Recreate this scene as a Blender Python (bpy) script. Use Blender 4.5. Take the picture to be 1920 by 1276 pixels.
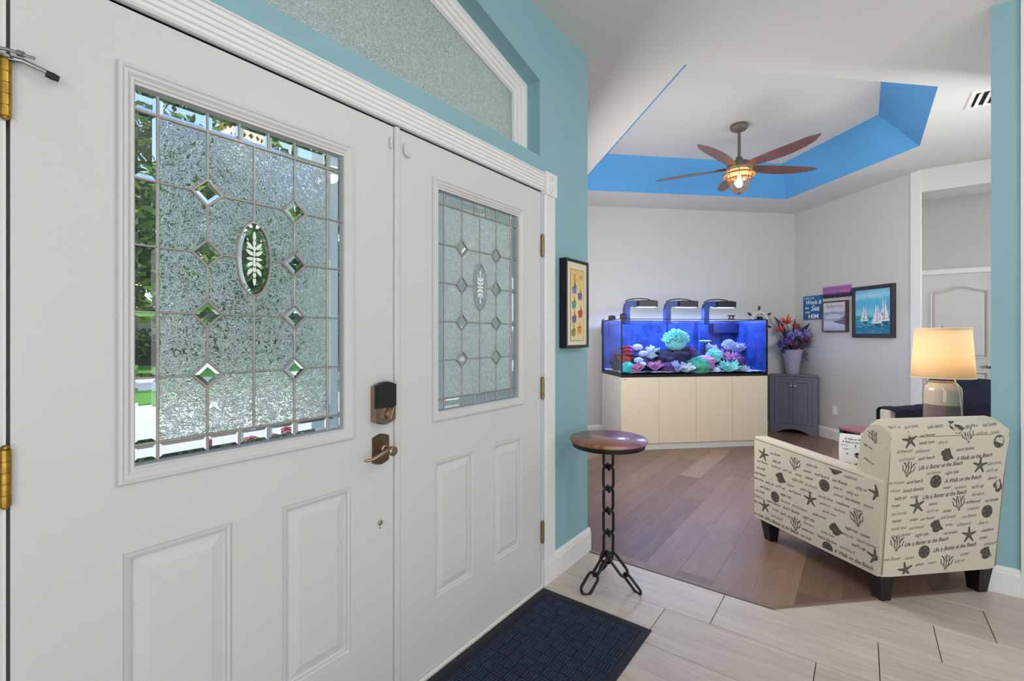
import bpy, bmesh, math, random
from math import sin, cos, pi, radians, sqrt, atan2, hypot
from mathutils import Vector, Matrix, noise
from mathutils.geometry import tessellate_polygon
from mathutils.bvhtree import BVHTree
random.seed(7)
SC = bpy.context.scene
COL = SC.collection
for o in list(bpy.data.objects): bpy.data.objects.remove(o)

# ------------------------------------------------------------ camera
# x runs along the entry doors, y from the camera towards the doors, z up (metres)
YAW = radians(37.0)
cam_d = bpy.data.cameras.new('camera'); cam = bpy.data.objects.new('camera', cam_d); COL.objects.link(cam)
cam.location = (0, 0, 1.295)
cam.rotation_euler = (radians(90), 0, YAW - radians(90))
cam_d.sensor_width = 36.0
cam_d.lens = 870 / 1920 * 36.0
cam_d.shift_y = -10 / 1920
cam_d.clip_start = 0.02; cam_d.clip_end = 300
SC.camera = cam

# ------------------------------------------------------------ view, world, lights
SC.view_settings.view_transform = 'Standard'
SC.view_settings.look = 'None'
SC.view_settings.exposure = 0.0
SC.view_settings.gamma = 1.0
SC.view_settings.use_curve_mapping = False
try:
    SC.cycles.max_bounces = 12; SC.cycles.transmission_bounces = 10; SC.cycles.transparent_max_bounces = 24
    SC.cycles.diffuse_bounces = 5; SC.cycles.glossy_bounces = 4
    SC.cycles.caustics_reflective = False; SC.cycles.caustics_refractive = False
    SC.cycles.sample_clamp_indirect = 6.0
    SC.cycles.use_denoising = True
    SC.cycles.blur_glossy = 0.3
except Exception: pass

W = bpy.data.worlds.new('world'); SC.world = W; W.use_nodes = True
wn = W.node_tree.nodes; wl = W.node_tree.links; wn.clear()
wo = wn.new('ShaderNodeOutputWorld'); wb = wn.new('ShaderNodeBackground'); ws = wn.new('ShaderNodeTexSky')
ws.sky_type = 'NISHITA'; ws.sun_disc = False; ws.sun_elevation = radians(52); ws.sun_rotation = radians(200)
ws.air_density = 1.0; ws.dust_density = 1.2; ws.ozone_density = 1.0
wb.inputs['Strength'].default_value = 0.34
wl.new(ws.outputs[0], wb.inputs[0]); wl.new(wb.outputs[0], wo.inputs[0])

def light(kind, name, loc, power, color=(1,1,1), size=None, rot=(0,0,0), size_y=None, radius=None):
    d = bpy.data.lights.new(name, kind); d.energy = power; d.color = color
    if kind == 'AREA':
        d.shape = 'RECTANGLE' if size_y else 'SQUARE'
        d.size = size
        if size_y: d.size_y = size_y
    if radius is not None: d.shadow_soft_size = radius
    o = bpy.data.objects.new(name, d); COL.objects.link(o); o.location = loc; o.rotation_euler = rot
    return o
sun = light('SUN', 'sun', (0, 0, 20), 3.4, (1, .96, .9), rot=(radians(38), 0, radians(150)))
sun.data.angle = radians(0.8)
# area fills added unseen behind the camera and at the left side
light('AREA', 'rear_fill', (-0.2, -5.0, 1.35), 74, (1, .99, .975), 3.2, (radians(90), 0, 0), 2.3)
light('AREA', 'side_fill', (-1.55, -1.6, 1.4), 52, (1, .99, .98), 2.8, (radians(90), 0, radians(-90)), 2.2)
# upward fill added behind the camera to brighten the hall ceiling
light('AREA', 'ceiling_fill', (.3, -1.9, 1.7), 20, (1, 1, 1), 1.6, (radians(180), 0, 0))
# recessed downlights of the hall
for lx, ly in ((2.70, -4.96), (2.61, -1.55), (0.2, -2.2)):
    light('POINT', 'downlight_bulb', (lx, ly, 2.88), 8, (1, .95, .88), radius=.07)
light('POINT', 'chandelier_bulb', (1.25, -.25, 2.40), 12, (1, .95, .89), radius=.14)
q = sqrt(.5)
def bp(b, p, z=0.0): return Vector(((b + p) * q, (p - b) * q, z))   # the aquarium room stands at 45 degrees
# fills added out of sight at the aquarium room's left and near walls
light('AREA', 'room_left_fill', bp(.87, 3.78, 1.5), 62, (1, .975, .93), 1.7, (radians(84), 0, radians(-135)), 1.5)
light('AREA', 'room_near_fill', bp(3.75, 2.12, 2.30), 44, (1, .975, .93), 1.5, (radians(60), 0, radians(-45)), .8)
# more added fills: upward in the room, and inside the dark passage
light('AREA', 'room_ceiling_fill', bp(3.9, 2.3, 1.0), 8, (1, .98, .96), 1.0, (radians(180), 0, 0))
light('AREA', 'passage_fill', (6.9, -2.7, 1.5), 26, (1, .99, .97), 1.1, (radians(90), 0, 0), 1.8)

# ------------------------------------------------------------ materials
def lin(c):
    if isinstance(c, str):
        c = c.lstrip('#'); c = [int(c[i:i+2], 16) / 255 for i in (0, 2, 4)]
    return tuple(x / 12.92 if x <= .04045 else ((x + .055) / 1.055) ** 2.4 for x in c) + (1.0,)
MATS = {}
class NB:
    def __init__(s, name):
        s.m = bpy.data.materials.new(name); s.m.use_nodes = True
        s.n = s.m.node_tree.nodes; s.l = s.m.node_tree.links
        s.b = s.n['Principled BSDF']; s.out = s.n['Material Output']
    def new(s, t, **kw):
        n = s.n.new(t)
        for k, v in kw.items():
            if k.startswith('i_'):
                key = k[2:]; key = int(key) if key.isdigit() else key.replace('_', ' ')
                n.inputs[key].default_value = v
            else: setattr(n, k, v)
        return n
    def coords(s, scale=(1,1,1), kind='Object'):
        t = s.new('ShaderNodeTexCoord'); m = s.new('ShaderNodeMapping'); m.inputs['Scale'].default_value = scale
        s.l.new(t.outputs[kind], m.inputs[0]); return m.outputs[0]
    def noise(s, vec, scale, detail=3, rough=.5, dist=0.0):
        n = s.new('ShaderNodeTexNoise'); n.inputs['Scale'].default_value = scale
        n.inputs['Detail'].default_value = detail; n.inputs['Roughness'].default_value = rough
        n.inputs['Distortion'].default_value = dist
        if vec is not None: s.l.new(vec, n.inputs['Vector'])
        return n.outputs[0]
    def ramp(s, fac, stops):
        r = s.new('ShaderNodeValToRGB'); e = r.color_ramp.elements
        while len(e) < len(stops): e.new(.5)
        for i, (p, c) in enumerate(stops):
            e[i].position = p; e[i].color = c if len(c) == 4 else tuple(c) + (1,)
        s.l.new(fac, r.inputs[0]); return r.outputs[0]
    def mix(s, a, b, fac, mode='MIX'):
        m = s.new('ShaderNodeMix', data_type='RGBA', blend_type=mode)
        for val, i in ((fac, 0), (a, 6), (b, 7)):
            if hasattr(val, 'is_output'): s.l.new(val, m.inputs[i])
            else: m.inputs[i].default_value = val
        return m.outputs[2]
    def bump(s, h, strength=.3, dist=.01, target=None):
        b = s.new('ShaderNodeBump'); b.inputs['Strength'].default_value = strength; b.inputs['Distance'].default_value = dist
        s.l.new(h, b.inputs['Height'])
        s.l.new(b.outputs[0], (target or s.b).inputs['Normal']); return b
    def col(s, v):
        if hasattr(v, 'is_output'): s.l.new(v, s.b.inputs['Base Color'])
        else: s.b.inputs['Base Color'].default_value = v
def mat(name, color, rough=.5, metal=0.0, bump=None, var=0.0, vscale=8, spec=None, emit=None, estr=0, scale=(1,1,1)):
    if name in MATS: return MATS[name]
    x = NB(name); c = lin(color)
    x.b.inputs['Roughness'].default_value = rough; x.b.inputs['Metallic'].default_value = metal
    if spec is not None: x.b.inputs['Specular IOR Level'].default_value = spec
    v = x.coords(scale)
    n = x.noise(v, vscale, 4)
    if var > 0:
        lo = tuple(ch * (1 - var) for ch in c[:3]); hi = tuple(min(1, ch * (1 + var)) for ch in c[:3])
        x.col(x.ramp(n, [(.3, lo), (.7, hi)]))
    else: x.col(c)
    if bump: x.bump(x.noise(v, bump[0], 5), bump[1], bump[2] if len(bump) > 2 else .002)
    if emit is not None:
        x.b.inputs['Emission Color'].default_value = lin(emit); x.b.inputs['Emission Strength'].default_value = estr
    MATS[name] = x.m; return x.m

M_white = mat('white_door_paint', '#cfcdce', .42, bump=(260, .06, .001))
M_trim = mat('white_trim_paint', '#e2e2e2', .4, bump=(200, .05, .001))
M_teal = mat('teal_wall_paint', '#86aeb8', .6, bump=(160, .18, .002), var=.03, vscale=2)
M_grey = mat('light_grey_wall_paint', '#c6c5c4', .65, bump=(140, .15, .002))
M_ceil = mat('white_ceiling_paint', '#d3d3d3', .75, bump=(60, .22, .003))
M_blue = mat('blue_tray_paint', '#5aa3de', .6, bump=(60, .2, .003))
M_stucco = mat('exterior_stucco', '#dde1d8', .9, bump=(60, .5, .01), var=.05)
M_black = mat('black_satin_metal', '#141213', .42, .3, bump=(120, .15, .001))
M_bronze = mat('aged_bronze', '#6e5a47', .38, .8, var=.15, vscale=30)
M_nickel = mat('satin_nickel', '#9c8672', .28, .95)
M_brass = mat('worn_brass', '#b08a3e', .33, .9, var=.3, vscale=60)
M_steel = mat('dull_steel', '#97968f', .35, .9)
M_pewter = mat('greyed_hinge_brass', '#8f7a58', .42, .7, var=.2, vscale=50)
M_came = mat('zinc_came', '#a8a39c', .36, .5, var=.12, vscale=40)
M_wood_dark = mat('dark_espresso_wood', '#0d0a09', .4, var=.3, vscale=12, scale=(1, 1, .2))
M_grout = mat('brown_grout', '#6e635b', .9, bump=(200, .3, .001))
M_plate = mat('ivory_plastic', '#e4e2dc', .4)
M_rubber = mat('black_rubber', '#15171b', .6, bump=(90, .3, .002))

def m_glass_clear():
    x = NB('clear_bevel_glass'); x.b.inputs['Base Color'].default_value = (.93, .97, .95, 1)
    x.b.inputs['Roughness'].default_value = 0.0; x.b.inputs['Transmission Weight'].default_value = 1.0
    x.b.inputs['IOR'].default_value = 1.5; return x.m
def m_glass_tex(name, tint, scale, strength, white=.16, dist=.004):
    x = NB(name); x.b.inputs['Base Color'].default_value = tint
    x.b.inputs['Roughness'].default_value = .03; x.b.inputs['Transmission Weight'].default_value = 1.0
    x.b.inputs['IOR'].default_value = 1.48
    v = x.coords((1, 1, 1))
    n = x.noise(v, scale, 2.5, .55, 1.6)
    r = x.ramp(n, [(.36, (0, 0, 0)), (.47, (.25, .25, .25)), (.505, (1, 1, 1)), (.54, (.25, .25, .25)), (.66, (0, 0, 0))])
    x.bump(r, strength, dist)
    t = x.new('ShaderNodeBsdfTranslucent'); t.inputs[0].default_value = (.82, .9, .86, 1)
    d = x.new('ShaderNodeBsdfDiffuse'); d.inputs[0].default_value = (.7, .78, .74, 1)
    a = x.new('ShaderNodeAddShader'); x.l.new(t.outputs[0], a.inputs[0]); x.l.new(d.outputs[0], a.inputs[1])
    ms = x.new('ShaderNodeMixShader'); mul = x.new('ShaderNodeMath', operation='MULTIPLY'); mul.inputs[1].default_value = white * 2
    x.l.new(r, mul.inputs[0]); x.l.new(mul.outputs[0], ms.inputs[0])
    x.l.new(x.b.outputs[0], ms.inputs[1]); x.l.new(a.outputs[0], ms.inputs[2]); x.l.new(ms.outputs[0], x.out.inputs[0])
    return x.m
def m_thin_glass(name, tint=(1,1,1,1), refl=.08, rough=.0, fk=.5):
    x = NB(name); x.n.remove(x.b)
    t = x.new('ShaderNodeBsdfTransparent'); t.inputs[0].default_value = tint
    g = x.new('ShaderNodeBsdfGlossy'); g.inputs['Roughness'].default_value = rough
    f = x.new('ShaderNodeLayerWeight'); f.inputs[0].default_value = .25
    mu = x.new('ShaderNodeMath', operation='MULTIPLY_ADD'); mu.inputs[1].default_value = fk; mu.inputs[2].default_value = refl
    x.l.new(f.outputs['Fresnel'], mu.inputs[0])
    ms = x.new('ShaderNodeMixShader'); x.l.new(mu.outputs[0], ms.inputs[0]); x.l.new(t.outputs[0], ms.inputs[1]); x.l.new(g.outputs[0], ms.inputs[2])
    x.l.new(ms.outputs[0], x.out.inputs[0]); return x.m
M_gclear = m_glass_clear()
M_gtex = m_glass_tex('chipped_texture_glass', (.93, .98, .95, 1), 60, 1.0, .10, .0008)
M_gfrost = m_glass_tex('fine_texture_glass', (.92, .96, .94, 1), 110, 1.0, .30, .0005)
M_tank_glass = m_thin_glass('aquarium_glass', (.97, .98, 1, 1), .0, .0, .18)
M_water = m_thin_glass('aquarium_water', (.84, .92, 1, 1), .0, .0, .12)
M_jar = m_thin_glass('jar_glass', (.97, .97, .96, 1), .07)
M_etch = mat('etched_white_glass', '#e6efe9', .6)

def m_tile():
    x = NB('wood_look_porcelain_tile'); x.b.inputs['Roughness'].default_value = .33
    oi = x.new('ShaderNodeObjectInfo'); tc = x.new('ShaderNodeTexCoord')
    ad = x.new('ShaderNodeVectorMath', operation='MULTIPLY_ADD'); ad.inputs[1].default_value = (1, 1, 1)
    cx = x.new('ShaderNodeCombineXYZ'); mm = x.new('ShaderNodeMath', operation='MULTIPLY'); mm.inputs[1].default_value = 37.0
    x.l.new(oi.outputs['Random'], mm.inputs[0]); x.l.new(mm.outputs[0], cx.inputs[2])
    x.l.new(tc.outputs['Object'], ad.inputs[0]); x.l.new(cx.outputs[0], ad.inputs[2])
    mp = x.new('ShaderNodeMapping'); mp.inputs['Scale'].default_value = (14, 1.6, 1); x.l.new(ad.outputs[0], mp.inputs[0])
    n1 = x.noise(mp.outputs[0], 1.6, 6, .6, .8)
    mp2 = x.new('ShaderNodeMapping'); mp2.inputs['Scale'].default_value = (60, 4, 1); x.l.new(ad.outputs[0], mp2.inputs[0])
    n2 = x.noise(mp2.outputs[0], 1.5, 4, .6, .3)
    c = x.ramp(n1, [(.25, lin('#a99a8e')), (.42, lin('#bfb0a5')), (.58, lin('#cec0b6')), (.8, lin('#dbd0c8'))])
    c = x.mix(c, x.ramp(n2, [(.3, lin('#a8998d')), (.7, lin('#dfd5cc'))]), .3)
    c = x.mix(c, x.ramp(oi.outputs['Random'], [(0, lin('#b5a596')), (1, lin('#d8ccc4'))]), .22)
    x.col(c); x.bump(n2, .05, .001); return x.m
def m_plank():
    x = NB('grey_brown_vinyl_plank'); x.b.inputs['Roughness'].default_value = .38
    oi = x.new('ShaderNodeObjectInfo'); tc = x.new('ShaderNodeTexCoord')
    ad = x.new('ShaderNodeVectorMath', operation='ADD')
    cx = x.new('ShaderNodeCombineXYZ'); mm = x.new('ShaderNodeMath', operation='MULTIPLY'); mm.inputs[1].default_value = 53.0
    x.l.new(oi.outputs['Random'], mm.inputs[0]); x.l.new(mm.outputs[0], cx.inputs[2]); x.l.new(mm.outputs[0], cx.inputs[0])
    x.l.new(tc.outputs['Object'], ad.inputs[0]); x.l.new(cx.outputs[0], ad.inputs[1])
    def st(sc, s_, d, di):
        mp = x.new('ShaderNodeMapping'); mp.inputs['Scale'].default_value = sc; x.l.new(ad.outputs[0], mp.inputs[0])
        return x.noise(mp.outputs[0], s_, d, .6, di)
    n1 = st((1.3, 12, 1), 1.5, 6, 1.0); n2 = st((4, 75, 1), 1.4, 4, .4); n3 = st((2, 3.5, 1), 2, 3, .6)
    c = x.ramp(n1, [(.30, lin('#4f3c33')), (.45, lin('#705a4f')), (.57, lin('#8a7266')), (.72, lin('#a68f82'))])
    c = x.mix(c, x.ramp(n2, [(.3, lin('#54413a')), (.7, lin('#a08a80'))]), .33)
    c = x.mix(c, x.ramp(n3, [(.3, lin('#66584f')), (.7, lin('#92807c'))]), .3)
    c = x.mix(c, x.ramp(oi.outputs['Random'], [(0, lin('#5f4a40')), (.5, lin('#7d675c')), (1, lin('#ac9486'))]), .5)
    c = x.mix(c, (.92, .82, .74, 1), 1.0, 'MULTIPLY')
    x.col(c); x.bump(n2, .12, .001); return x.m
M_tile = m_tile(); M_plank = m_plank()

# ------------------------------------------------------------ mesh builder
class MB:
    def __init__(s): s.v = []; s.f = []; s.mi = []
    def add(s, vs, fs, m=0):
        k = len(s.v); s.v += [tuple(a) for a in vs]
        for f in fs: s.f.append([i + k for i in f]); s.mi.append(m)
    def box(s, x0, x1, y0, y1, z0, z1, m=0):
        s.add([(x0,y0,z0),(x1,y0,z0),(x1,y1,z0),(x0,y1,z0),(x0,y0,z1),(x1,y0,z1),(x1,y1,z1),(x0,y1,z1)],
              [(0,3,2,1),(4,5,6,7),(0,1,5,4),(1,2,6,5),(2,3,7,6),(3,0,4,7)], m)
    def prism(s, poly, a, b, plane='xy', m=0, caps=True):
        # poly: 2d points; extruded between a and b along the missing axis
        n = len(poly)
        def P(u, w, h): return {'xy': (u, w, h), 'xz': (u, h, w), 'yz': (h, u, w)}[plane]
        vs = [P(u, w, a) for u, w in poly] + [P(u, w, b) for u, w in poly]
        fs = [(i, (i+1) % n, n + (i+1) % n, n + i) for i in range(n)]
        if caps: fs += [tuple(range(n-1, -1, -1)), tuple(range(n, 2*n))]
        s.add(vs, fs, m)
    def loft(s, loops, closed=True, cap0=True, cap1=True, m=0):
        n = len(loops[0]); vs = [p for l in loops for p in l]; fs = []
        for k in range(len(loops)-1):
            for i in range(n if closed else n-1):
                j = (i+1) % n
                fs.append((k*n+i, k*n+j, (k+1)*n+j, (k+1)*n+i))
        if cap0: fs.append(tuple(range(n-1, -1, -1)))
        if cap1: fs.append(tuple((len(loops)-1)*n + i for i in range(n)))
        s.add(vs, fs, m)
    def lathe(s, prof, n=24, c=(0,0,0), m=0, cap0=True, cap1=True, sx=1, sy=1):
        s.loft([[(c[0]+r*sx*cos(2*pi*i/n), c[1]+r*sy*sin(2*pi*i/n), c[2]+z) for i in range(n)] for r, z in prof], True, cap0, cap1, m)
    def tube(s, pts, r, n=8, closed=False, m=0, caps=True):
        pts = [Vector(p) for p in pts]; L = len(pts); loops = []
        rr = r if isinstance(r, (list, tuple)) else [r]*L
        ref = None
        for i, p in enumerate(pts):
            if closed: t = pts[(i+1) % L] - pts[(i-1) % L]
            else: t = pts[min(i+1, L-1)] - pts[max(i-1, 0)]
            if t.length < 1e-9: t = Vector((0,0,1))
            t.normalize()
            if ref is None:
                ref = Vector((0,0,1)) if abs(t.z) < .9 else Vector((1,0,0))
                ref = (ref - t*ref.dot(t)).normalized()
            else:
                ref = (ref - t*ref.dot(t))
                ref = ref.normalized() if ref.length > 1e-6 else t.orthogonal().normalized()
            u = t.cross(ref)
            loops.append([p + (ref*cos(2*pi*k/n) + u*sin(2*pi*k/n))*rr[i] for k in range(n)])
        if closed: loops.append(loops[0]); s.loft(loops, True, False, False, m)
        else: s.loft(loops, True, caps, caps, m)
    def sphere(s, c, r, n=12, k=8, m=0, sc=(1,1,1), disp=None):
        loops = []
        for i in range(1, k):
            a = pi*i/k; l = []
            for j in range(n):
                d = Vector((sin(a)*cos(2*pi*j/n), sin(a)*sin(2*pi*j/n), cos(a)))
                rr = r * (1 + (disp(d) if disp else 0))
                l.append((c[0]+d.x*rr*sc[0], c[1]+d.y*rr*sc[1], c[2]+d.z*rr*sc[2]))
            loops.append(l)
        top = (c[0], c[1], c[2]+r*sc[2]*(1+(disp(Vector((0,0,1))) if disp else 0))); bot = (c[0], c[1], c[2]-r*sc[2])
        b0 = len(s.v); s.loft(loops, True, False, False, m)
        s.v.append(top); s.v.append(bot); T = len(s.v)-2; B = T+1; last = b0+(len(loops)-1)*n
        for j in range(n):
            s.f.append([T, b0+(j+1) % n, b0+j]); s.mi.append(m)
            s.f.append([B, last+j, last+(j+1) % n]); s.mi.append(m)
    def build(s, name, mats, parent=None, smooth=False, bevel=None, loc=None, angle=40):
        me = bpy.data.meshes.new(name); me.from_pydata(s.v, [], s.f); me.update()
        if not isinstance(mats, (list, tuple)): mats = [mats]
        for m in mats: me.materials.append(m)
        if len(mats) > 1: me.polygons.foreach_set('material_index', s.mi)
        bm = bmesh.new(); bm.from_mesh(me)
        bmesh.ops.recalc_face_normals(bm, faces=bm.faces)
        if bevel:
            bmesh.ops.remove_doubles(bm, verts=bm.verts, dist=1e-5)
            es = [e for e in bm.edges if len(e.link_faces) == 2 and e.calc_face_angle(0) > radians(30)]
            bmesh.ops.bevel(bm, geom=es, offset=bevel[0], segments=bevel[1], affect='EDGES', profile=.5, clamp_overlap=True)
        bm.to_mesh(me); bm.free()
        if smooth:
            me.polygons.foreach_set('use_smooth', [True]*len(me.polygons))
            try: me.set_sharp_from_angle(angle=radians(angle))
            except Exception: pass
        o = bpy.data.objects.new(name, me); COL.objects.link(o)
        if parent: o.parent = parent
        if loc is not None: o.location = loc
        return o

def tag(o, label=None, cat=None, group=None, kind=None):
    if label: o['label'] = label
    if cat: o['category'] = cat
    if group: o['group'] = group
    if kind: o['kind'] = kind
    return o
def empty(name, loc=(0,0,0), rz=0.0, label=None, cat=None, group=None, kind=None):
    o = bpy.data.objects.new(name, None); COL.objects.link(o); o.location = loc; o.rotation_euler = (0, 0, rz)
    o.empty_display_size = .05
    return tag(o, label, cat, group, kind)
def struct(name, mb, m, parent=None, **k):
    o = mb.build(name, m, parent, **k)
    if not parent: o['kind'] = 'structure'
    return o
def copy_tree(o, parent=None):
    c = o.copy(); COL.objects.link(c); c.parent = parent
    for ch in list(o.children): copy_tree(ch, c)
    return c
def clip(poly, a, b, c):   # keep a*x + b*y <= c
    out = []
    for i in range(len(poly)):
        P, Q = poly[i], poly[(i+1) % len(poly)]
        dp = a*P[0]+b*P[1]-c; dq = a*Q[0]+b*Q[1]-c
        if dp <= 0: out.append(P)
        if (dp < 0 < dq) or (dq < 0 < dp):
            t = dp/(dp-dq); out.append((P[0]+(Q[0]-P[0])*t, P[1]+(Q[1]-P[1])*t))
    return out
def area(poly): return abs(sum(poly[i][0]*poly[(i+1) % len(poly)][1]-poly[(i+1) % len(poly)][0]*poly[i][1] for i in range(len(poly))))/2
def slab(poly, z0, z1, bev=.0015):   # a flat piece with a small arris
    mb = MB(); cx = sum(p[0] for p in poly)/len(poly); cy = sum(p[1] for p in poly)/len(poly)
    ins = inset(poly, bev)
    mb.loft([[(x, y, z0) for x, y in poly], [(x, y, z1-bev) for x, y in poly], [(x, y, z1) for x, y in ins]])
    return mb
def inset(poly, d):
    n = len(poly); A = sum(poly[i][0]*poly[(i+1) % n][1]-poly[(i+1) % n][0]*poly[i][1] for i in range(n)); s = 1 if A > 0 else -1
    out = []
    for i in range(n):
        p0, p1, p2 = Vector(poly[i-1]), Vector(poly[i]), Vector(poly[(i+1) % n])
        d1 = (p1-p0).normalized(); d2 = (p2-p1).normalized()
        n1 = Vector((-d1.y, d1.x))*s; n2 = Vector((-d2.y, d2.x))*s
        k = 1 + n1.dot(n2)
        m_ = (n1+n2)/max(k, .2)
        out.append((p1.x+m_.x*d, p1.y+m_.y*d))
    return out

TXT = {}
def text_mesh(body, shear=0.0, bold=0.0):
    key = (body, shear, bold)
    if key in TXT: return TXT[key]
    cu = bpy.data.curves.new('lettering', 'FONT'); cu.body = body; cu.size = 1.0; cu.shear = shear; cu.resolution_u = 2
    cu.offset = bold; cu.fill_mode = 'FRONT' if hasattr(cu, 'fill_mode') else cu.fill_mode
    cu.align_x = 'CENTER'; cu.align_y = 'CENTER'
    o = bpy.data.objects.new('lettering', cu); COL.objects.link(o)
    dg = bpy.context.evaluated_depsgraph_get(); me = bpy.data.meshes.new_from_object(o.evaluated_get(dg))
    vs = [(v.co.x, v.co.y) for v in me.vertices]; fs = [tuple(p.vertices) for p in me.polygons]
    bpy.data.objects.remove(o); bpy.data.curves.remove(cu); bpy.data.meshes.remove(me)
    TXT[key] = (vs, fs); return TXT[key]
# ============================================================ SETTING
H = 2.965; YW = 1.319; YO = 1.50
# ---- wall of the entry doors with the arched-corner transom opening
TR = [(.132, 2.215), (1.988, 2.215), (1.988, 2.603), (1.30, 2.783), (.82, 2.783), (.132, 2.603)]   # transom opening (x, z)
m = MB()
for poly in ([(-1.8,0),(.118,0),(.118,H),(-1.8,H)], [(.118,2.036),(.132,2.036),(.132,H),(.118,H)], [(.132,2.036),(1.988,2.036),(1.988,2.215),(.132,2.215)],
             [(.132,2.603),(.82,2.783),(.82,H),(.132,H)], [(.82,2.783),(1.30,2.783),(1.30,H),(.82,H)], [(1.30,2.783),(1.988,2.603),(1.988,H),(1.30,H)],
             [(1.988,2.036),(2.008,2.036),(2.008,H),(1.988,H)], [(2.008,0),(2.507,0),(2.507,H),(2.008,H)]):
    m.prism(poly, YW, YO, 'xz')
struct('wall_front', m, M_teal)
# ---- walls of the aquarium room
def wall_bp(name, pts, mt, z0=0, z1=H):
    m = MB(); m.prism([tuple(bp(b, p)[:2]) for b, p in pts], z0, z1, 'xy'); return struct(name, m, mt)
PB = 5.795; BR = 4.753; BL = .84
pL0 = (2.507 + 1.319) * q
wall_bp('wall_left', [(BL, pL0), (BL, PB), (BL-.12, PB), (BL-.12, pL0+.13)], M_grey)
wall_bp('wall_back', [(BL-.12, PB), (BR+.12, PB), (BR+.12, PB+.12), (BL-.12, PB+.12)], M_grey)
wall_bp('wall_right', [(BR, 4.067), (BR, PB), (BR+.12, PB), (BR+.12, 4.187)], M_grey)
# wall between hall and aquarium room, its end painted teal
m = MB(); m.prism([(3.35, -.525), (4.78, -1.953), (4.70, -2.04), (3.35, -.694)], 0, H, 'xy'); struct('wall_inner', m, M_teal)
m = MB(); m.box(3.35, 3.47, -5.2, -.74, 0, H); struct('wall_east', m, M_teal)
m = MB(); m.box(-1.8, 3.47, -5.32, -5.2, 0, H); struct('wall_rear', m, M_grey)
m = MB(); m.box(-1.92, -1.8, -5.32, YO, 0, H); struct('wall_west', m, M_teal)
# white casing of the opening right of the stub, floor to ceiling
m = MB(); m.prism([(3.338, -.628), (3.352, -.628), (3.352, -.74), (3.338, -.74)], 0, H, 'xy'); struct('trim_1', m, mat('smooth_white_enamel', '#dfdbd9', .6))
# hall behind the aquarium room
Wc = bp(BR, 4.067)
m = MB(); m.prism([(Wc.x, Wc.y), (Wc.x+.13, Wc.y+.0), (Wc.x+.13, -2.4), (Wc.x, -2.4)], 2.74, H, 'xy'); struct('wall_header', m, M_grey)
m = MB(); m.box(6.40, 7.72, -.47, -.37, 0, H); struct('wall_hall_side', m, M_grey)
m = MB(); m.box(7.67, 7.79, -3.0, -.37, 2.05, H); m.box(7.67, 7.79, -3.0, -1.275, 0, 2.05); m.box(7.67, 7.79, -.585, -.37, 0, 2.05)
struct('wall_hall_end', m, M_grey)
m = MB(); m.box(4.75, 7.79, -3.12, -3.0, 0, H); struct('wall_hall_near', m, M_grey)
m = MB(); m.box(6.237, 6.367, -3.0, -2.4, 0, H); struct('wall_hall_pier', m, M_grey)
# white boxed edge where the picture wall turns into the hall
m = MB(); m.prism([tuple(bp(*t)[:2]) for t in ((BR-.012, 4.067), (BR-.012, 4.172), (BR+.0, 4.172), (BR+.0, 4.067))], 0, H, 'xy')
struct('trim_2', m, M_trim)

# ---- ceiling with the tray recess
def bpi(pt): v = bp(*pt); return (v.x, v.y)
TL = [(1.456, 2.69), (3.27, 2.69), (4.136, 3.556), (4.136, 5.176), (1.456, 5.176)]
TU = inset(TL, .29); ZT = H + .315
outer = [(-1.92, -5.32), (8.2, -5.32), (8.2, 1.5), (4.9, 5.2), (3.4, 5.2), (2.35, YO), (-1.92, YO)]
hole = [bpi(p) for p in TL]
tv = [Vector((x, y, 0)) for x, y in outer] + [Vector((x, y, 0)) for x, y in hole]
tris = tessellate_polygon([tv[:len(outer)], tv[len(outer):]])
m = MB(); m.add([(v.x, v.y, H) for v in tv], [tuple(t) for t in tris])
m.add([(v.x, v.y, H+.42) for v in tv], [tuple(t) for t in tris])
struct('ceiling', m, M_ceil)
m = MB(); lo = [bpi(p) for p in TL]; up = [bpi(p) for p in TU]
m.loft([[(x, y, H) for x, y in lo], [(x, y, ZT) for x, y in up]], True, False, False)
struct('ceiling_tray_side', m, M_blue)
m = MB(); m.prism(up, ZT, ZT+.03, 'xy'); struct('ceiling_tray_top', m, M_ceil)

# ---- floors: tiles in the hall, planks in the aquarium room
m = MB(); m.box(-1.92, 8.2, -5.32, 5.6, -.12, -.009)
fl = struct('floor', m, M_grout)
XV = 2.497; PV = 2.0
m = MB(); m.prism([(5.2, -3.0), (7.7, -3.0), (7.7, -.4), (6.3, -.4), (5.2, -1.6)], -.009, -.001, 'xy'); tag(m.build('hall_floor_board', M_plank, fl), kind='stuff')
nt = 0
for k in range(-12, 9):
    x0 = 1.902 + .2953*k; x1 = x0 + .2953; y0 = .145 - .2*k
    for j in range(-18, 8):
        ya = y0 + .6*j; yb = ya + .6
        if yb < -5.1 or ya > YW: continue
        P = [(x0+.0016, ya+.0016), (x1-.0016, ya+.0016), (x1-.0016, yb-.0016), (x0+.0016, yb-.0016)]
        P = clip(P, 0, 1, YW+.02)
        if len(P) < 3: continue
        if x0 >= XV-.01: P = clip(P, q, q, PV)
        P = clip(P, 1, 0, 3.35)
        if len(P) < 3 or area(P) < .002: continue
        cx = sum(p[0] for p in P)/len(P); cy = sum(p[1] for p in P)/len(P)
        slab([(x-cx, y-cy) for x, y in P], -.009, random.uniform(-.0004, .0003)).build('floor_tile', M_tile, fl, loc=(cx, cy, 0))
pw = .182; pl = 1.22; rnd = random.Random(5)
y = -3.2; row = 0
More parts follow.
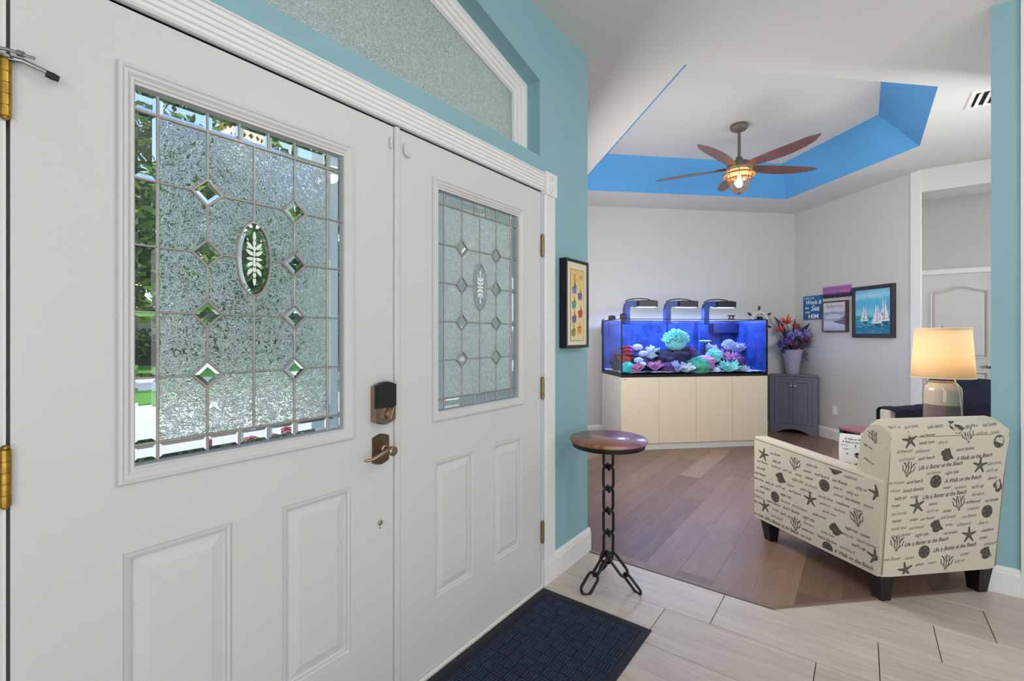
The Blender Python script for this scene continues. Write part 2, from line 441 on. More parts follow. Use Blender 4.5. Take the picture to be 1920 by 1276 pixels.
while y < 4.0:
    off = rnd.uniform(0, pl)
    for j in range(-1, 6):
        xa = 2.4 + off - pl + j*pl
        P = [(xa+.0003, y+.0003), (xa+pl-.0003, y+.0003), (xa+pl-.0003, y+pw-.0003), (xa+.0003, y+pw-.0003)]
        for a_, b_, c_ in ((-1, 0, -XV-.004), (-q, -q, -PV-.004), (q, q, PB), (q, -q, BR), (-q, q, -BL)):
            P = clip(P, a_, b_, c_)
            if len(P) < 3: break
        if len(P) < 3 or area(P) < .001: continue
        cx = sum(p[0] for p in P)/len(P); cy = sum(p[1] for p in P)/len(P)
        slab([(a-cx, b-cy) for a, b in P], -.009, .001, .0003).build('floor_plank', M_plank, fl, loc=(cx, cy, 0))
    y += pw; row += 1
# low reducer strips where planks meet tile
M_strip = mat('taupe_transition_strip', '#7f6d60', .4, var=.15, vscale=6, scale=(1, 1, 1))
cv = (XV, PV/q - XV)
m = MB(); m.prism([(XV-.004, YW-.02), (XV+.026, YW-.02), (XV+.026, cv[1]-.012), (XV-.004, cv[1])], 0, .004, 'xy')
m2 = bp((3.35+.525)*q, PV); e2 = (m2.x, m2.y)
m.prism([(cv[0]-.004, cv[1]), (cv[0]+.026, cv[1]-.01+.0), (e2[0]+.02, e2[1]+.02), (e2[0], e2[1])], 0, .004, 'xy')
struct('trim_3', m, M_strip)

# ---- baseboards (stepped profile run along a wall face)
BBP = [(0, 0), (.016, 0), (.016, .105), (.013, .112), (.013, .120), (.006, .132), (0, .135)]
def baseboard(name, a, b, nrm, m=M_trim, shoe=False):
    a = Vector(a); b = Vector(b); n = Vector(nrm)
    mb = MB()
    mb.loft([[(a.x+n.x*d, a.y+n.y*d, z) for d, z in BBP], [(b.x+n.x*d, b.y+n.y*d, z) for d, z in BBP]])
    if shoe:
        sp = [(.016, 0), (.030, 0), (.029, .008), (.024, .014), (.016, .016)]
        mb.loft([[(a.x+n.x*d, a.y+n.y*d, z) for d, z in sp], [(b.x+n.x*d, b.y+n.y*d, z) for d, z in sp]])
    return struct(name, mb, m, smooth=False)
baseboard('baseboard_front', (2.009, YW), (2.523, YW), (0, -1))
baseboard('baseboard_stub', (3.35, -.505), (3.35, -.627), (-1, 0))
baseboard('baseboard_inner', (3.34, -.515), (4.7, -1.875), (q, q), shoe=True)
baseboard('baseboard_back', bp(BL, PB)[:2], bp(BR, PB)[:2], (-q, -q))
baseboard('baseboard_right', bp(BR, PB)[:2], bp(BR, 4.18)[:2], (-q, q))
baseboard('baseboard_left', bp(BL, pL0)[:2], bp(BL, PB)[:2], (q, -q))

# ---- entry doors
def ring(mb, rect, prof, m=0, fill=False):   # rect x0,x1,z0,z1 ; prof list of (inset, y)
    x0, x1, z0, z1 = rect
    loops = [[(x0+i, y, z0+i), (x1-i, y, z0+i), (x1-i, y, z1-i), (x0+i, y, z1-i)] for i, y in prof]
    mb.loft(loops, True, False, fill, m)
def plate(mb, x0, x1, z0, z1, holes, y, m=0):
    xs = sorted({x0, x1} | {h[0] for h in holes} | {h[1] for h in holes}); zs = sorted({z0, z1} | {h[2] for h in holes} | {h[3] for h in holes})
    for i in range(len(xs)-1):
        for j in range(len(zs)-1):
            cx = (xs[i]+xs[i+1])/2; cz = (zs[j]+zs[j+1])/2
            if any(h[0] < cx < h[1] and h[2] < cz < h[3] for h in holes): continue
            mb.add([(xs[i],y,zs[j]),(xs[i+1],y,zs[j]),(xs[i+1],y,zs[j+1]),(xs[i],y,zs[j+1])], [(0,1,2,3)], m)
GX = [-.268, -.221, -.119, 0, .110, .212, .268]   # came lines across the glass, from the middle of a door
GX = [-.268, -.219, -.114, 0, .114, .219, .268]
GZ = [1.000, 1.041, 1.195, 1.349, 1.504, 1.658, 1.815, 1.862]
OV = (.044, .100)
def front_door(name, x0, x1, cxd):
    root = empty(name, (0, 0, 0), kind='structure')
    yf = YW + .002; D = .044
    gl = (cxd-.272, cxd+.272, .996, 1.866)
    pn = [(cxd-.288, cxd-.060, .269, .804), (cxd+.070, cxd+.294, .269, .804)]
    s = MB(); plate(s, x0, x1, .012, 2.03, [gl]+pn, yf)
    plate(s, x0, x1, .012, 2.03, [gl], yf+D)
    ring(s, gl, [(0, yf), (0, yf+D)])
    s.loft([[(x0,yf,.012),(x1,yf,.012),(x1,yf,2.03),(x0,yf,2.03)], [(x0,yf+D,.012),(x1,yf+D,.012),(x1,yf+D,2.03),(x0,yf+D,2.03)]], True, False, False)
    s.build('door_leaf', M_white, root)
    for p in pn:
        g = MB(); ring(g, p, [(0, yf), (.003, yf+.004), (.008, yf-.0035), (.014, yf-.0005), (.016, yf+.008), (.020, yf+.009), (.050, yf+.001), (.052, yf+.001)], fill=True)
        g.build('raised_panel', M_white, root)
    f = MB(); ring(f, (cxd-.300, cxd+.300, .960, 1.906), [(0, yf), (.0, yf-.007), (.003, yf-.012), (.009, yf-.013), (.013, yf-.009), (.019, yf-.009), (.026, yf-.003), (.031, yf-.004), (.034, yf+.0), (.0342, yf+.03)])
    f.build('glass_frame', M_white, root)
    # leaded glass
    yg = yf + .014; th = .006
    def pane(poly, bev, mt, nm='glass_pane'):
        g = MB(); pin = inset(poly, .0012)
        if bev:
            inn = inset(pin, bev)
            g.loft([[(x+cxd, yg, z) for x, z in inn], [(x+cxd, yg+th*.55, z) for x, z in pin], [(x+cxd, yg+th, z) for x, z in pin]])
        else: g.prism([(x+cxd, z) for x, z in pin], yg+.001, yg+th-.001, 'xz')
        return g.build(nm, mt, root)
    HD = .034
    # border pieces
    for j in range(1, 6):
        for a, b in ((0, 1), (5, 6)): pane([(GX[a], GZ[j]), (GX[b], GZ[j]), (GX[b], GZ[j+1]), (GX[a], GZ[j+1])], .010, M_gclear)
    bx = [GX[0], GX[1], GX[2], GX[2]+(GX[4]-GX[2])/3, GX[2]+(GX[4]-GX[2])*2/3, GX[4], GX[5], GX[6]]
    for za, zb in ((GZ[0], GZ[1]), (GZ[6], GZ[7])):
        for i in range(7): pane([(bx[i], za), (bx[i+1], za), (bx[i+1], zb), (bx[i], zb)], .009, M_gclear)
    # textured field with corners cut by the diamonds and the oval
    for i in range(1, 5):
        for j in range(1, 6):
            xa, xb, za, zb = GX[i], GX[i+1], GZ[j], GZ[j+1]
            pts = []
            for (x, z, sx, sz, first) in ((xa, za, 1, 1, 'z'), (xb, za, -1, 1, 'x'), (xb, zb, -1, -1, 'z'), (xa, zb, 1, -1, 'x')):
                isd = (abs(x-GX[2]) < 1e-6 or abs(x-GX[4]) < 1e-6) and any(abs(z-GZ[k]) < 1e-6 for k in (2, 3, 4, 5))
                iso = abs(x) < 1e-6 and abs(z-GZ[4]) < 1e-6
                if isd:
                    pz = (x, z+sz*HD); px = (x+sx*HD, z)
                    pts += [pz, px] if first == 'z' else [px, pz]
                elif iso:
                    arc = [(sx*OV[0]*sin(t*pi/16), z+sz*OV[1]*cos(t*pi/16)) for t in range(9)]
                    pts += arc if first == 'z' else arc[::-1]
                else: pts.append((x, z))
            pane(pts, 0, M_gtex if cxd < 1 else M_gfrost)
    for xk in (GX[2], GX[4]):
        for zk in (GZ[2], GZ[3], GZ[4], GZ[5]):
            pane([(xk-HD, zk), (xk, zk-HD), (xk+HD, zk), (xk, zk+HD)], .0095, M_gclear)
    zo = GZ[4]
    ov = pane([(OV[0]*cos(t*pi/16), zo+OV[1]*sin(t*pi/16)) for t in range(32)], .010, M_gclear)
    # cames
    c = MB(); w = .0026
    def seg(a, b, w=w):
        a = Vector((a[0]+cxd, 0, a[1])); b = Vector((b[0]+cxd, 0, b[1])); d = (b-a).normalized(); n = Vector((-d.z, 0, d.x))*w
        f0 = yg-.0028; f1 = yg+th+.001
        for A, B in ((a, b),):
            c.loft([[(p.x-n.x, f1, p.z-n.z), (p.x-n.x*.9, f0+.0012, p.z-n.z*.9), (p.x-n.x*.35, f0, p.z-n.z*.35), (p.x+n.x*.35, f0, p.z+n.z*.35), (p.x+n.x*.9, f0+.0012, p.z+n.z*.9), (p.x+n.x, f1, p.z+n.z)] for p in (A, B)])
    for x in (GX[1], GX[5]): seg((x, GZ[0]), (x, GZ[7]), .003)
    for z in (GZ[1], GZ[6]): seg((GX[0], z), (GX[6], z), .003)
    for x in bx[2:6]:
        seg((x, GZ[0]), (x, GZ[1])); seg((x, GZ[6]), (x, GZ[7]))
    for x in (GX[2], GX[4]):
        zs = [GZ[1]] + [v for k in (2, 3, 4, 5) for v in (GZ[k]-HD, GZ[k]+HD)] + [GZ[6]]
        for k in range(0, len(zs), 2): seg((x, zs[k]), (x, zs[k+1]))
        for zk in (GZ[2], GZ[3], GZ[4], GZ[5]):
            d = [(x-HD, zk), (x, zk-HD), (x+HD, zk), (x, zk+HD)]
            for k in range(4): seg(d[k], d[(k+1) % 4], .003)
    seg((0, GZ[1]), (0, zo-OV[1])); seg((0, zo+OV[1]), (0, GZ[6]))
    for k in (2, 3, 4, 5):
        z = GZ[k]
        seg((GX[0], z), (GX[2]-HD, z)); seg((GX[4]+HD, z), (GX[6], z))
        if k == 4: seg((GX[2]+HD, z), (-OV[0], z)); seg((OV[0], z), (GX[4]-HD, z))
        else: seg((GX[2]+HD, z), (GX[4]-HD, z))
    c.tube([(cxd+OV[0]*cos(t*pi/20), yg-.0005, zo+OV[1]*sin(t*pi/20)) for t in range(40)], .0033, 6, True)
    c.build('lead_came', M_came, root)
    # etched flower spray on the oval
    e = MB()
    def petal(cx, cz, ang, L, wd):
        n = 10; P = []
        for t in range(n):
            a = 2*pi*t/n; u = cos(a)*L; v = sin(a)*wd*(1-.35*cos(a))
            P.append((cxd+cx+u*cos(ang)-v*sin(ang), zo+cz+u*sin(ang)+v*cos(ang)))
        e.prism(P, yg-.0012, yg-.0002, 'xz')
    for zz in (.064, .045, .030, .015): petal(0, zz, pi/2, .012 if zz > .05 else .008, .0042)
    for zz in (-.015, -.030, -.045, -.062): petal(0, zz, -pi/2, .010 if zz > -.05 else .012, .0042)
    petal(0, 0, 0, .0055, .0055)
    for sx in (-1, 1):
        petal(sx*.012, 0, 0 if sx > 0 else pi, .009, .0045)
        for zz, an in ((.017, 35), (.036, 55), (-.016, -35), (-.036, -58)):
            petal(sx*.0125, zz, radians(an) if sx > 0 else pi-radians(an), .0115, .0050)
        for zz in (.026, .048, -.026, -.048): petal(sx*.018, zz+.004, radians(60) if sx > 0 else radians(120), .004, .0016)
    e.build('etched_flower', M_etch, ov)
    return root
d1 = front_door('door_1', .1335, 1.056, .593)
d2 = front_door('door_2', 1.084, 1.997, 1.540)
def hinge(parent, x, z0, z1, mt, y=YW-.006):
    h = MB(); n = 5; L = (z1-z0)/n
    for k in range(n):
        h.lathe([(.0088, 0), (.0094, .0008), (.0094, L-.0014), (.0082, L-.0010), (.0082, L)], 14, (x, y, z0+k*L))
    h.lathe([(.003, 0), (.006, .002), (.006, .006), (.003, .009)], 10, (x, y, z1)); h.lathe([(.003, -.006), (.006, -.003), (.006, 0)], 10, (x, y, z0))
    h.box(x-.006, x+.006, y, y+.012, z0, z1)
    h.build('hinge', mt, parent, smooth=True, angle=28)
for z in (1.714, .967, .228): hinge(d1, .1255, z, z+.108, M_brass)
for z in (1.704, .969, .228): hinge(d2, 2.004, z, z+.104, M_pewter)
# astragal between the leaves
m = MB(); m.prism([(1.0575, YW-.004), (1.0625, YW-.009), (1.0765, YW-.009), (1.0815, YW-.004), (1.0815, YW+.03), (1.0575, YW+.03)], .012, 2.03, 'xy')
m.build('astragal', M_white, d2)
# deadbolt with keypad battery cover
db = MB(); cx, cz = 1.003, 1.062
def arch_plate(w, h, r, n=8):
    P = [(-w/2, -h/2+r), (w/2, -h/2+r)] if False else []
    P = []
    for k in range(n+1):
        t = k/n; P.append((w/2-w*t, h/2 - r + r*sin(pi*t)))
    for k in range(n+1):
        t = k/n; P.append((-w/2+w*t, -h/2 + r - r*sin(pi*t)))
    return P
P = arch_plate(.082, .142, .012)
yd = YW + .002
db.loft([[(cx+x, yd, cz+z) for x, z in P], [(cx+x, yd-.026, cz+z) for x, z in P], [(cx+x*.93, yd-.031, cz+z*.96) for x, z in P]])
dbo = db.build('deadbolt', M_nickel, d1, smooth=True, angle=30)
cv_ = MB(); P2 = [(x, z) for x, z in arch_plate(.083, .100, .012)]
P2 = [(x, max(z, -.040)+.026) for x, z in P2]
cv_.loft([[(cx+x, yd-.020, cz+z) for x, z in P2], [(cx+x, yd-.030, cz+z) for x, z in P2], [(cx+x*.94, yd-.0345, cz+.026+(z-.026)*.96) for x, z in P2]])
cv_.build('black_cover', mat('glossy_black_plastic', '#1d1b1b', .3), dbo, smooth=True, angle=30)
tt = MB(); tt.lathe([(.013, 0), (.013, .006), (.010, .010)], 20, (0, 0, 0))
tt.v = [(cx+.006+a[0], yd-.031-a[2], cz-.035+a[1]) for a in tt.v]
t0 = len(tt.v)
tt.prism([(-.006, -.02), (.004, -.022), (.007, .018), (.0, .022), (-.005, .018)], 0, .016, 'xy')
tt.v[t0:] = [(cx+.008+a[0]*.8+a[1]*.25, yd-.040-a[2], cz-.030+a[1]) for a in tt.v[t0:]]
tt.build('thumb_turn', M_nickel, dbo, bevel=(.0012, 2))
# lever handle
lv = MB(); cx, cz = 1.000, .905; P = arch_plate(.066, .104, .010)
lv.loft([[(cx+x, yd, cz+z) for x, z in P], [(cx+x, yd-.006, cz+z) for x, z in P], [(cx+x*.92, yd-.010, cz+z*.94) for x, z in P]])
lvo = lv.build('door_handle', M_bronze, d1, smooth=True, angle=30)
l2 = MB(); n0 = 0
l2.lathe([(.016, 0), (.016, .012), (.011, .016), (.011, .040), (.016, .044), (.016, .058), (.012, .062)], 20)
l2.v = [(cx+.006+a[0], yd-.008-a[2], cz+a[1]) for a in l2.v]
l2.tube([(cx+.006, yd-.052, cz), (cx-.016, yd-.056, cz+.004), (cx-.040, yd-.056, cz-.004), (cx-.066, yd-.052, cz-.014), (cx-.086, yd-.046, cz-.016), (cx-.094, yd-.043, cz-.014)], [.011, .009, .0075, .006, .005, .003], 10)
l2.build('lever', M_nickel, lvo, smooth=True)
# small bolt and peg hole under the handle
pb = MB()
pb.lathe([(.0085, 0), (.0085, .004), (.006, .0065)], 16); pb.v = [(1.0+a[0], yd-a[2], .652+a[1]) for a in pb.v]
k = len(pb.v); pb.lathe([(.0028, 0), (.0028, .001)], 10); pb.v[k:] = [(1.0+a[0], yd-a[2], .634+a[1]) for a in pb.v[k:]]
pb.build('foot_bolt', M_steel, d1, smooth=True)
# painted hooks at the top of both leaves
hk = MB(); hk.box(1.036, 1.046, yd-.012, yd, 1.948, 1.988); hk.build('catch_plate', M_white, d1, bevel=(.003, 2))
hk = MB(); hk.tube([(1.103, yd-.006, 1.985), (1.100, yd-.008, 1.965), (1.101, yd-.010, 1.950), (1.110, yd-.011, 1.943), (1.126, yd-.009, 1.945)], .0045, 8)
hk.build('hook', M_white, d2, smooth=True)
# hinge pin door stop
ds = empty('door_stop', (.128, YW-.006, 1.826), label='grey metal hinge-pin door stop above the top brass hinge', cat='door stop')
m = MB(); m.lathe([(.012, 0), (.012, .005)], 14); m.tube([(0, 0, .003), (.02, -.010, .002), (.048, -.016, -.006), (.062, -.018, -.012)], [.006, .0048, .0045, .004], 8)
m.build('arm', M_steel, ds, smooth=True)
m = MB(); m.tube([(.052, -.016, -.010), (.062, -.018, -.013), (.070, -.019, -.015)], [.007, .0075, .006], 8); m.build('rubber_tip', M_rubber, ds, smooth=True)
m = MB(); m.tube([(-.02, -.004, .013), (.0, -.014, .013), (.034, -.03, .006)], .0032, 8); m.tube([(.012, -.019, .0108), (.02, -.0235, .009)], .006, 8); m.build('threaded_rod', M_steel, ds, smooth=True)
# jambs and fluted casing with corner blocks
jb = MB(); jb.box(.118, .127, YW-.002, YO, 0, 2.036); jb.box(2.002, 2.008, YW-.002, YO, 0, 2.036); jb.box(.127, 2.002, YW+.005, YO, 2.036, 2.038)
jb.box(.127, .150, YW+.048, YW+.07, 0, 2.036); jb.box(1.985, 2.002, YW+.048, YW+.07, 0, 2.036); jb.box(.127, 2.002, YW+.048, YW+.07, 2.005, 2.036)
struct('trim_4', jb, M_trim)
def fluted(n=5, w=.098, d=.019):
    P = [(0, 0), (0, d*.7), (.006, d)]
    st = (w-.012)/n
    for k in range(n):
        a = .006+k*st
        P += [(a+st*.18, d), (a+st*.32, d-.006), (a+st*.68, d-.006), (a+st*.82, d)]
    return P + [(w-.006, d), (w, d*.7), (w, 0)]
FP = fluted()
m = MB(); m.loft([[(x, YW-d, 2.036+u) for u, d in FP] for x in (.02, 2.014)]); struct('trim_5', m, M_trim)
m = MB(); m.loft([[(2.014+u, YW-d, z) for u, d in FP] for z in (.135, 2.030)]); struct('trim_6', m, M_trim)
m = MB(); m.loft([[(.016+u, YW-d, z) for u, d in FP] for z in (0, 2.030)]); struct('trim_7', m, M_trim)
m = MB(); m.box(2.009, 2.117, YW-.025, YW, 2.022, 2.140)
for zc in (2.105, 2.055):
    for r in (.022, .010):
        k = len(m.v); m.lathe([(r, 0), (r, .004), (r-.004, .006), (r-.006, .002)], 16, cap0=False); m.v[k:] = [(2.063+a[0], YW-.025-a[2], zc+a[1]) for a in m.v[k:]]
blk = struct('trim_8', m, M_trim)
blk2 = blk.copy(); COL.objects.link(blk2); blk2.name = 'trim_11'; blk2.location.x = -2.002
baseboard('baseboard_front_left', (-1.8, YW), (.014, YW), (0, -1))
# threshold
m = MB(); m.prism([(YW-.012, 0), (YW-.004, .010), (YW+.05, .011), (YO, .011), (YO, 0)], .127, 2.002, 'yz'); struct('trim_9', m, mat('pale_threshold', '#d7d7d3', .4))

# ---- transom window
wroot = empty('window_1', kind='structure')
def offs(poly, d): return inset(poly, d)
m = MB(); prof = [(0, 0), (0, -.004), (.016, -.004), (.020, .002), (.032, .006), (.036, .016), (.050, .018), (.054, .028), (.066, .030), (.070, .040), (.078, .042)]
yt = YW + .083
m.loft([[(x, yt+dy, z) for x, z in offs(TR, d)] for d, dy in [(0, .08)]+prof], True, False, False)
m.build('window_frame', M_trim, wroot)
m = MB(); m.prism(offs(TR, .074), yt+.040, yt+.046, 'xz'); m.build('glass_pane', M_gfrost, wroot)
m = MB(); a_ = offs(TR, .074); b_ = offs(TR, .082); m.loft([[(x, yt+.040, z) for x, z in a_], [(x, yt+.035, z) for x, z in a_], [(x, yt+.035, z) for x, z in b_], [(x, yt+.040, z) for x, z in b_]], True, False, False); m.build('glazing_bead', M_white, wroot)

# ---- hall door beyond the aquarium room
hd = empty('door_3', kind='structure')
xh = 7.69; ya, yb = -1.275, -.585
m = MB()
pa = (ya+.09, yb-.09)
def archloop(i, z0, z1, rise, x, n=16):
    a, b = pa[0]+i, pa[1]-i; L = [(x, a, z0+i), (x, b, z0+i)]
    for k in range(n+1):
        t = k/n; yy = b+(a-b)*t
        L.append((x, yy, z1-i - rise*(.5+.5*cos(2*pi*t)) ))
    return L
zt0, zt1 = 1.02, 1.885
outer_l = archloop(0, zt0, zt1, .055, xh); nA = len(outer_l)
# door face around the arched panel
zs_top = 2.06
m.add([(xh, ya, .01), (xh, yb, .01), (xh, yb, .20), (xh, ya, .20)], [(0,1,2,3)])
m.add([(xh, ya, .86), (xh, yb, .86), (xh, yb, zt0), (xh, ya, zt0)], [(0,1,2,3)])
for a, b in ((ya, pa[0]), (pa[1], yb)):
    m.add([(xh, a, .20), (xh, b, .20), (xh, b, .86), (xh, a, .86)], [(0,1,2,3)])
    m.add([(xh, a, zt0), (xh, b, zt0), (xh, b, zs_top), (xh, a, zs_top)], [(0,1,2,3)])
top = outer_l[2:]
for k in range(len(top)-1):
    (x, y0_, z0_), (x, y1_, z1_) = top[k], top[k+1]
    m.add([(xh, y0_, z0_), (xh, y1_, z1_), (xh, y1_, zs_top), (xh, y0_, zs_top)], [(0,1,2,3)])
m.build('door_leaf', M_white, hd)
m = MB(); m.loft([archloop(i, zt0, zt1, .055, xh+dx) for i, dx in ((0, 0), (.004, -.012), (.016, -.004), (.020, .014), (.045, .0), (.05, .0))], True, False, True); m.build('arched_panel', M_white, hd)
def rect_loop(i, z0, z1, x): return [(x, pa[0]+i, z0+i), (x, pa[1]-i, z0+i), (x, pa[1]-i, z1-i), (x, pa[0]+i, z1-i)]
m = MB(); m.loft([rect_loop(i, .20, .86, xh+dx) for i, dx in ((0, 0), (.004, -.012), (.016, -.004), (.020, .014), (.045, .0), (.05, .0))], True, False, True); m.build('lower_panel', M_white, hd)
m = MB(); m.lathe([(.025, 0), (.025, .006), (.010, .010), (.010, .04)], 14); m.v = [(xh-a[2], -1.195+a[0], .93+a[1]) for a in m.v]
m.tube([(xh-.04, -1.195, .93), (xh-.045, -1.15, .932), (xh-.043, -1.11, .926)], .007, 8); m.build('door_handle', M_steel, hd, smooth=True)
m = MB()
for rr in ((ya-.07, yb+.07, 2.035, 2.095), ):
    m.box(7.652, 7.69, rr[0], rr[1], rr[2], rr[3])
m.box(7.652, 7.69, ya-.07, ya-.005, 0, 2.035); m.box(7.652, 7.69, yb+.005, yb+.07, 0, 2.035)
struct('trim_10', m, M_trim)

# ============================================================ OUTSIDE, seen through the leaded glass
M_conc = mat('sunlit_concrete', '#cfcdc6', .85, bump=(40, .2, .003), var=.05, vscale=1.5)
M_grass = mat('lawn_green', '#5c9a33', .9, var=.35, vscale=14, bump=(60, .8, .03))
m = MB(); m.box(-14, 16, YO, 11.4, -.22, -.10); struct('driveway', m, M_conc)
m = MB(); m.box(-60, 60, 14.2, 17.6, -.22, -.11); struct('street', m, M_conc)
m = MB(); m.box(-60, 60, 11.4, 14.2, -.22, -.07); m.box(-60, 60, 17.6, 70, -.22, -.06); tag(m.build('lawn', M_grass), kind='structure')
m = MB(); m.box(-60, 60, 29, 29.3, -.1, 2.7); struct('garden_wall', m, mat('grey_garden_wall', '#9a9a97', .9, var=.1, vscale=1, bump=(20, .3, .01)))
m = MB(); m.box(2.36, 2.48, YO, 4.15, -.12, 3.32); m.box(2.48, 12, 4.03, 4.15, -.12, 2.9); struct('wall_porch', m, M_stucco)
m = MB(); m.box(-2.4, 2.48, YO, 3.5, 3.32, 3.5); struct('ceiling_porch', m, M_stucco)
m = MB(); m.box(-2.4, -2.05, 3.1, 3.45, -.12, 3.32); struct('porch_column', m, M_stucco)
M_leafs = [mat('leaf_green_%d' % i, c, .55, var=.25, vscale=3) for i, c in enumerate(('#3f6a2a', '#55802f', '#7d9a3a', '#2e4d27'))]
M_bark = mat('brown_bark', '#57493c', .9, bump=(12, .8, .05), var=.2)
def leaves(mb, rng, centers, n, size):
    for _ in range(n):
        c, r = rng.choice(centers)
        d = Vector((rng.gauss(0, 1), rng.gauss(0, 1), rng.gauss(0, 1))).normalized()*r*rng.uniform(.55, 1.05)
        p = Vector(c)+d; a = Vector((rng.gauss(0, 1), rng.gauss(0, 1), rng.gauss(0, .6))).normalized(); b = a.cross(Vector((rng.gauss(0, 1), rng.gauss(0, 1), rng.gauss(0, 1)))).normalized()
        s = size*rng.uniform(.6, 1.3)
        mb.add([p-a*s, p+b*s*.45, p+a*s, p-b*s*.45], [(0, 1, 2, 3)], rng.randrange(4))
def tree(x, y, h, r, seed, label, trunk_h=None):
    rng = random.Random(seed); t = empty('tree', (x, y, -.06), label=label, cat='tree', group=None)
    th = trunk_h or h*.35
    m = MB(); m.tube([(0, 0, 0), (.08*r, 0, th*.5), (0, .05*r, th), (.1, .1, h*.7)], [.05*h*.6, .035*h*.6, .03*h*.6, .01*h], 8)
    for k in range(5):
        a = rng.uniform(0, 6.28); m.tube([(0, 0, th*.8), (cos(a)*r*.4, sin(a)*r*.4, th+h*.2), (cos(a)*r*.8, sin(a)*r*.8, th+h*.35)], [.02*h*.7, .012*h*.7, .004*h], 6)
    m.build('trunk', M_bark, t, smooth=True)
    cs = []
    for k in range(26):
        a = rng.uniform(0, 6.28); rr = r*sqrt(rng.random())*.8; zz = th*.75 + (h-th*.75)*rng.random()
        f = 1-.5*abs((zz-th*.75)/(h-th*.75)-.4)
        cs.append(((cos(a)*rr*f, sin(a)*rr*f, zz), r*rng.uniform(.22, .4)))
    m = MB(); leaves(m, rng, cs, 5200, .028*h)
    f = m.build('foliage', M_leafs, t); tag(f, kind='stuff'); return t
tree(3.0, 21, 8.5, 3.2, 1, 'tall oak seen at the top left of the left door glass')
tree(8.2, 22, 9.5, 4.0, 2, 'broad tree behind the oval of the left door glass')
tree(14.5, 24, 9.0, 4.0, 3, 'wide tree seen high behind the middle of the left door glass')
tree(21.0, 24, 8.5, 4.2, 4, 'bushy tree behind the right side of the left door glass')
tree(11.0, 33, 11.5, 4.5, 6, 'farthest tall tree rising beyond the grey garden wall')
hg = empty('hedge', (9, 26, -.06), label='long dark green hedge across the far lawn', cat='hedge')
m = MB(); rng = random.Random(9); leaves(m, rng, [((x, rng.uniform(-.4, .4), .7+rng.uniform(-.2, .3)), .75) for x in [i*.7-14 for i in range(44)]], 9000, .14)
tag(m.build('foliage', M_leafs, hg), kind='stuff')
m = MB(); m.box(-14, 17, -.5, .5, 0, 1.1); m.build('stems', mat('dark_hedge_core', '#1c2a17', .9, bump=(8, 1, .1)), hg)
# planter with pink flowers on the porch
pt = empty('flower_planter', (1.22, 2.62, -.10), label='pedestal planter with pink flowers outside the left door', cat='planter')
m = MB(); m.lathe([(.15, 0), (.15, .04), (.07, .08), (.06, .40), (.10, .48), (.17, .62), (.19, .66), (.17, .66), (.15, .60)], 20); m.build('pot', mat('white_stone_pot', '#d9d8d4', .7), pt, smooth=True)
m = MB(); rng = random.Random(3)
leaves(m, rng, [((rng.uniform(-.12, .12), rng.uniform(-.12, .12), .70), .07) for _ in range(10)], 260, .035); m.build('leaves', M_leafs, pt)
M_pink = mat('pink_petals', '#c2486e', .6, var=.3, vscale=40)
for k in range(9):
    a = k*2.4; r = .05+.014*k; m = MB(); c = (cos(a)*r, sin(a)*r, .80+.02*(k % 3))
    m.tube([(cos(a)*.02, sin(a)*.02, .64), (c[0], c[1], c[2]-.02)], .003, 5, m=1)
    m.sphere(c, .033, 9, 6, sc=(1, 1, .7), disp=lambda d: .25*sin(d.x*17)*sin(d.y*15)); m.build('flower', [M_pink, M_leafs[1]], pt)
# ============================================================ OBJECTS
R45 = radians(-45)      # local x -> along the back wall, local y -> away from the camera, in the aquarium room
# ---- door mat
mt = MB(); X0, X1, Y0, Y1 = .55, 1.992, .734, 1.300
M_mat = mat('navy_ribbed_carpet', '#2c374e', .95, bump=(500, .5, .001), var=.2, vscale=30)
root = empty('door_mat', ((X0+X1)/2, (Y0+Y1)/2, 0), label='navy blue door mat with ribbed basket weave before the entry doors', cat='door mat')
cx, cy = (X0+X1)/2, (Y0+Y1)/2
P = [(X0-cx, Y0-cy), (X1-cx, Y0-cy), (X1-cx, Y1-cy), (X0-cx, Y1-cy)]
slab(P, .0005, .006, .003).build('rubber_border', M_rubber, root)
w = MB(); i4 = inset(P, .032); w.prism(i4, .003, .0068, 'xy')
bs = .052; nx = int((X1-X0-.07)/bs); ny = int((Y1-Y0-.07)/bs)
for i in range(nx):
    for j in range(ny):
        ax = i4[0][0]+.002+i*bs; ay = i4[0][1]+.003+j*bs
        for k in range(4):
            o_ = .003+k*.0122
            if (i+j) % 2: w.add([(ax+o_, ay+.002, .0068), (ax+o_+.0072, ay+.002, .0068), (ax+o_+.0072, ay+bs-.002, .0068), (ax+o_, ay+bs-.002, .0068), (ax+o_+.001, ay+.003, .0112), (ax+o_+.0062, ay+.003, .0112), (ax+o_+.0062, ay+bs-.003, .0112), (ax+o_+.001, ay+bs-.003, .0112)], [(0,1,5,4),(1,2,6,5),(2,3,7,6),(3,0,4,7),(4,5,6,7)])
            else: w.add([(ax+.002, ay+o_, .0068), (ax+bs-.002, ay+o_, .0068), (ax+bs-.002, ay+o_+.0072, .0068), (ax+.002, ay+o_+.0072, .0068), (ax+.003, ay+o_+.001, .0112), (ax+bs-.003, ay+o_+.001, .0112), (ax+bs-.003, ay+o_+.0062, .0112), (ax+.003, ay+o_+.0062, .0112)], [(0,1,5,4),(1,2,6,5),(2,3,7,6),(3,0,4,7),(4,5,6,7)])
w.mi = [0 if i < 6 else 1 for i in range(len(w.f))]; w.build('ribbed_pile', [mat('darker_navy_grooves', '#191f2c', .95), M_mat], root)  # grooves coloured darker than the ribs

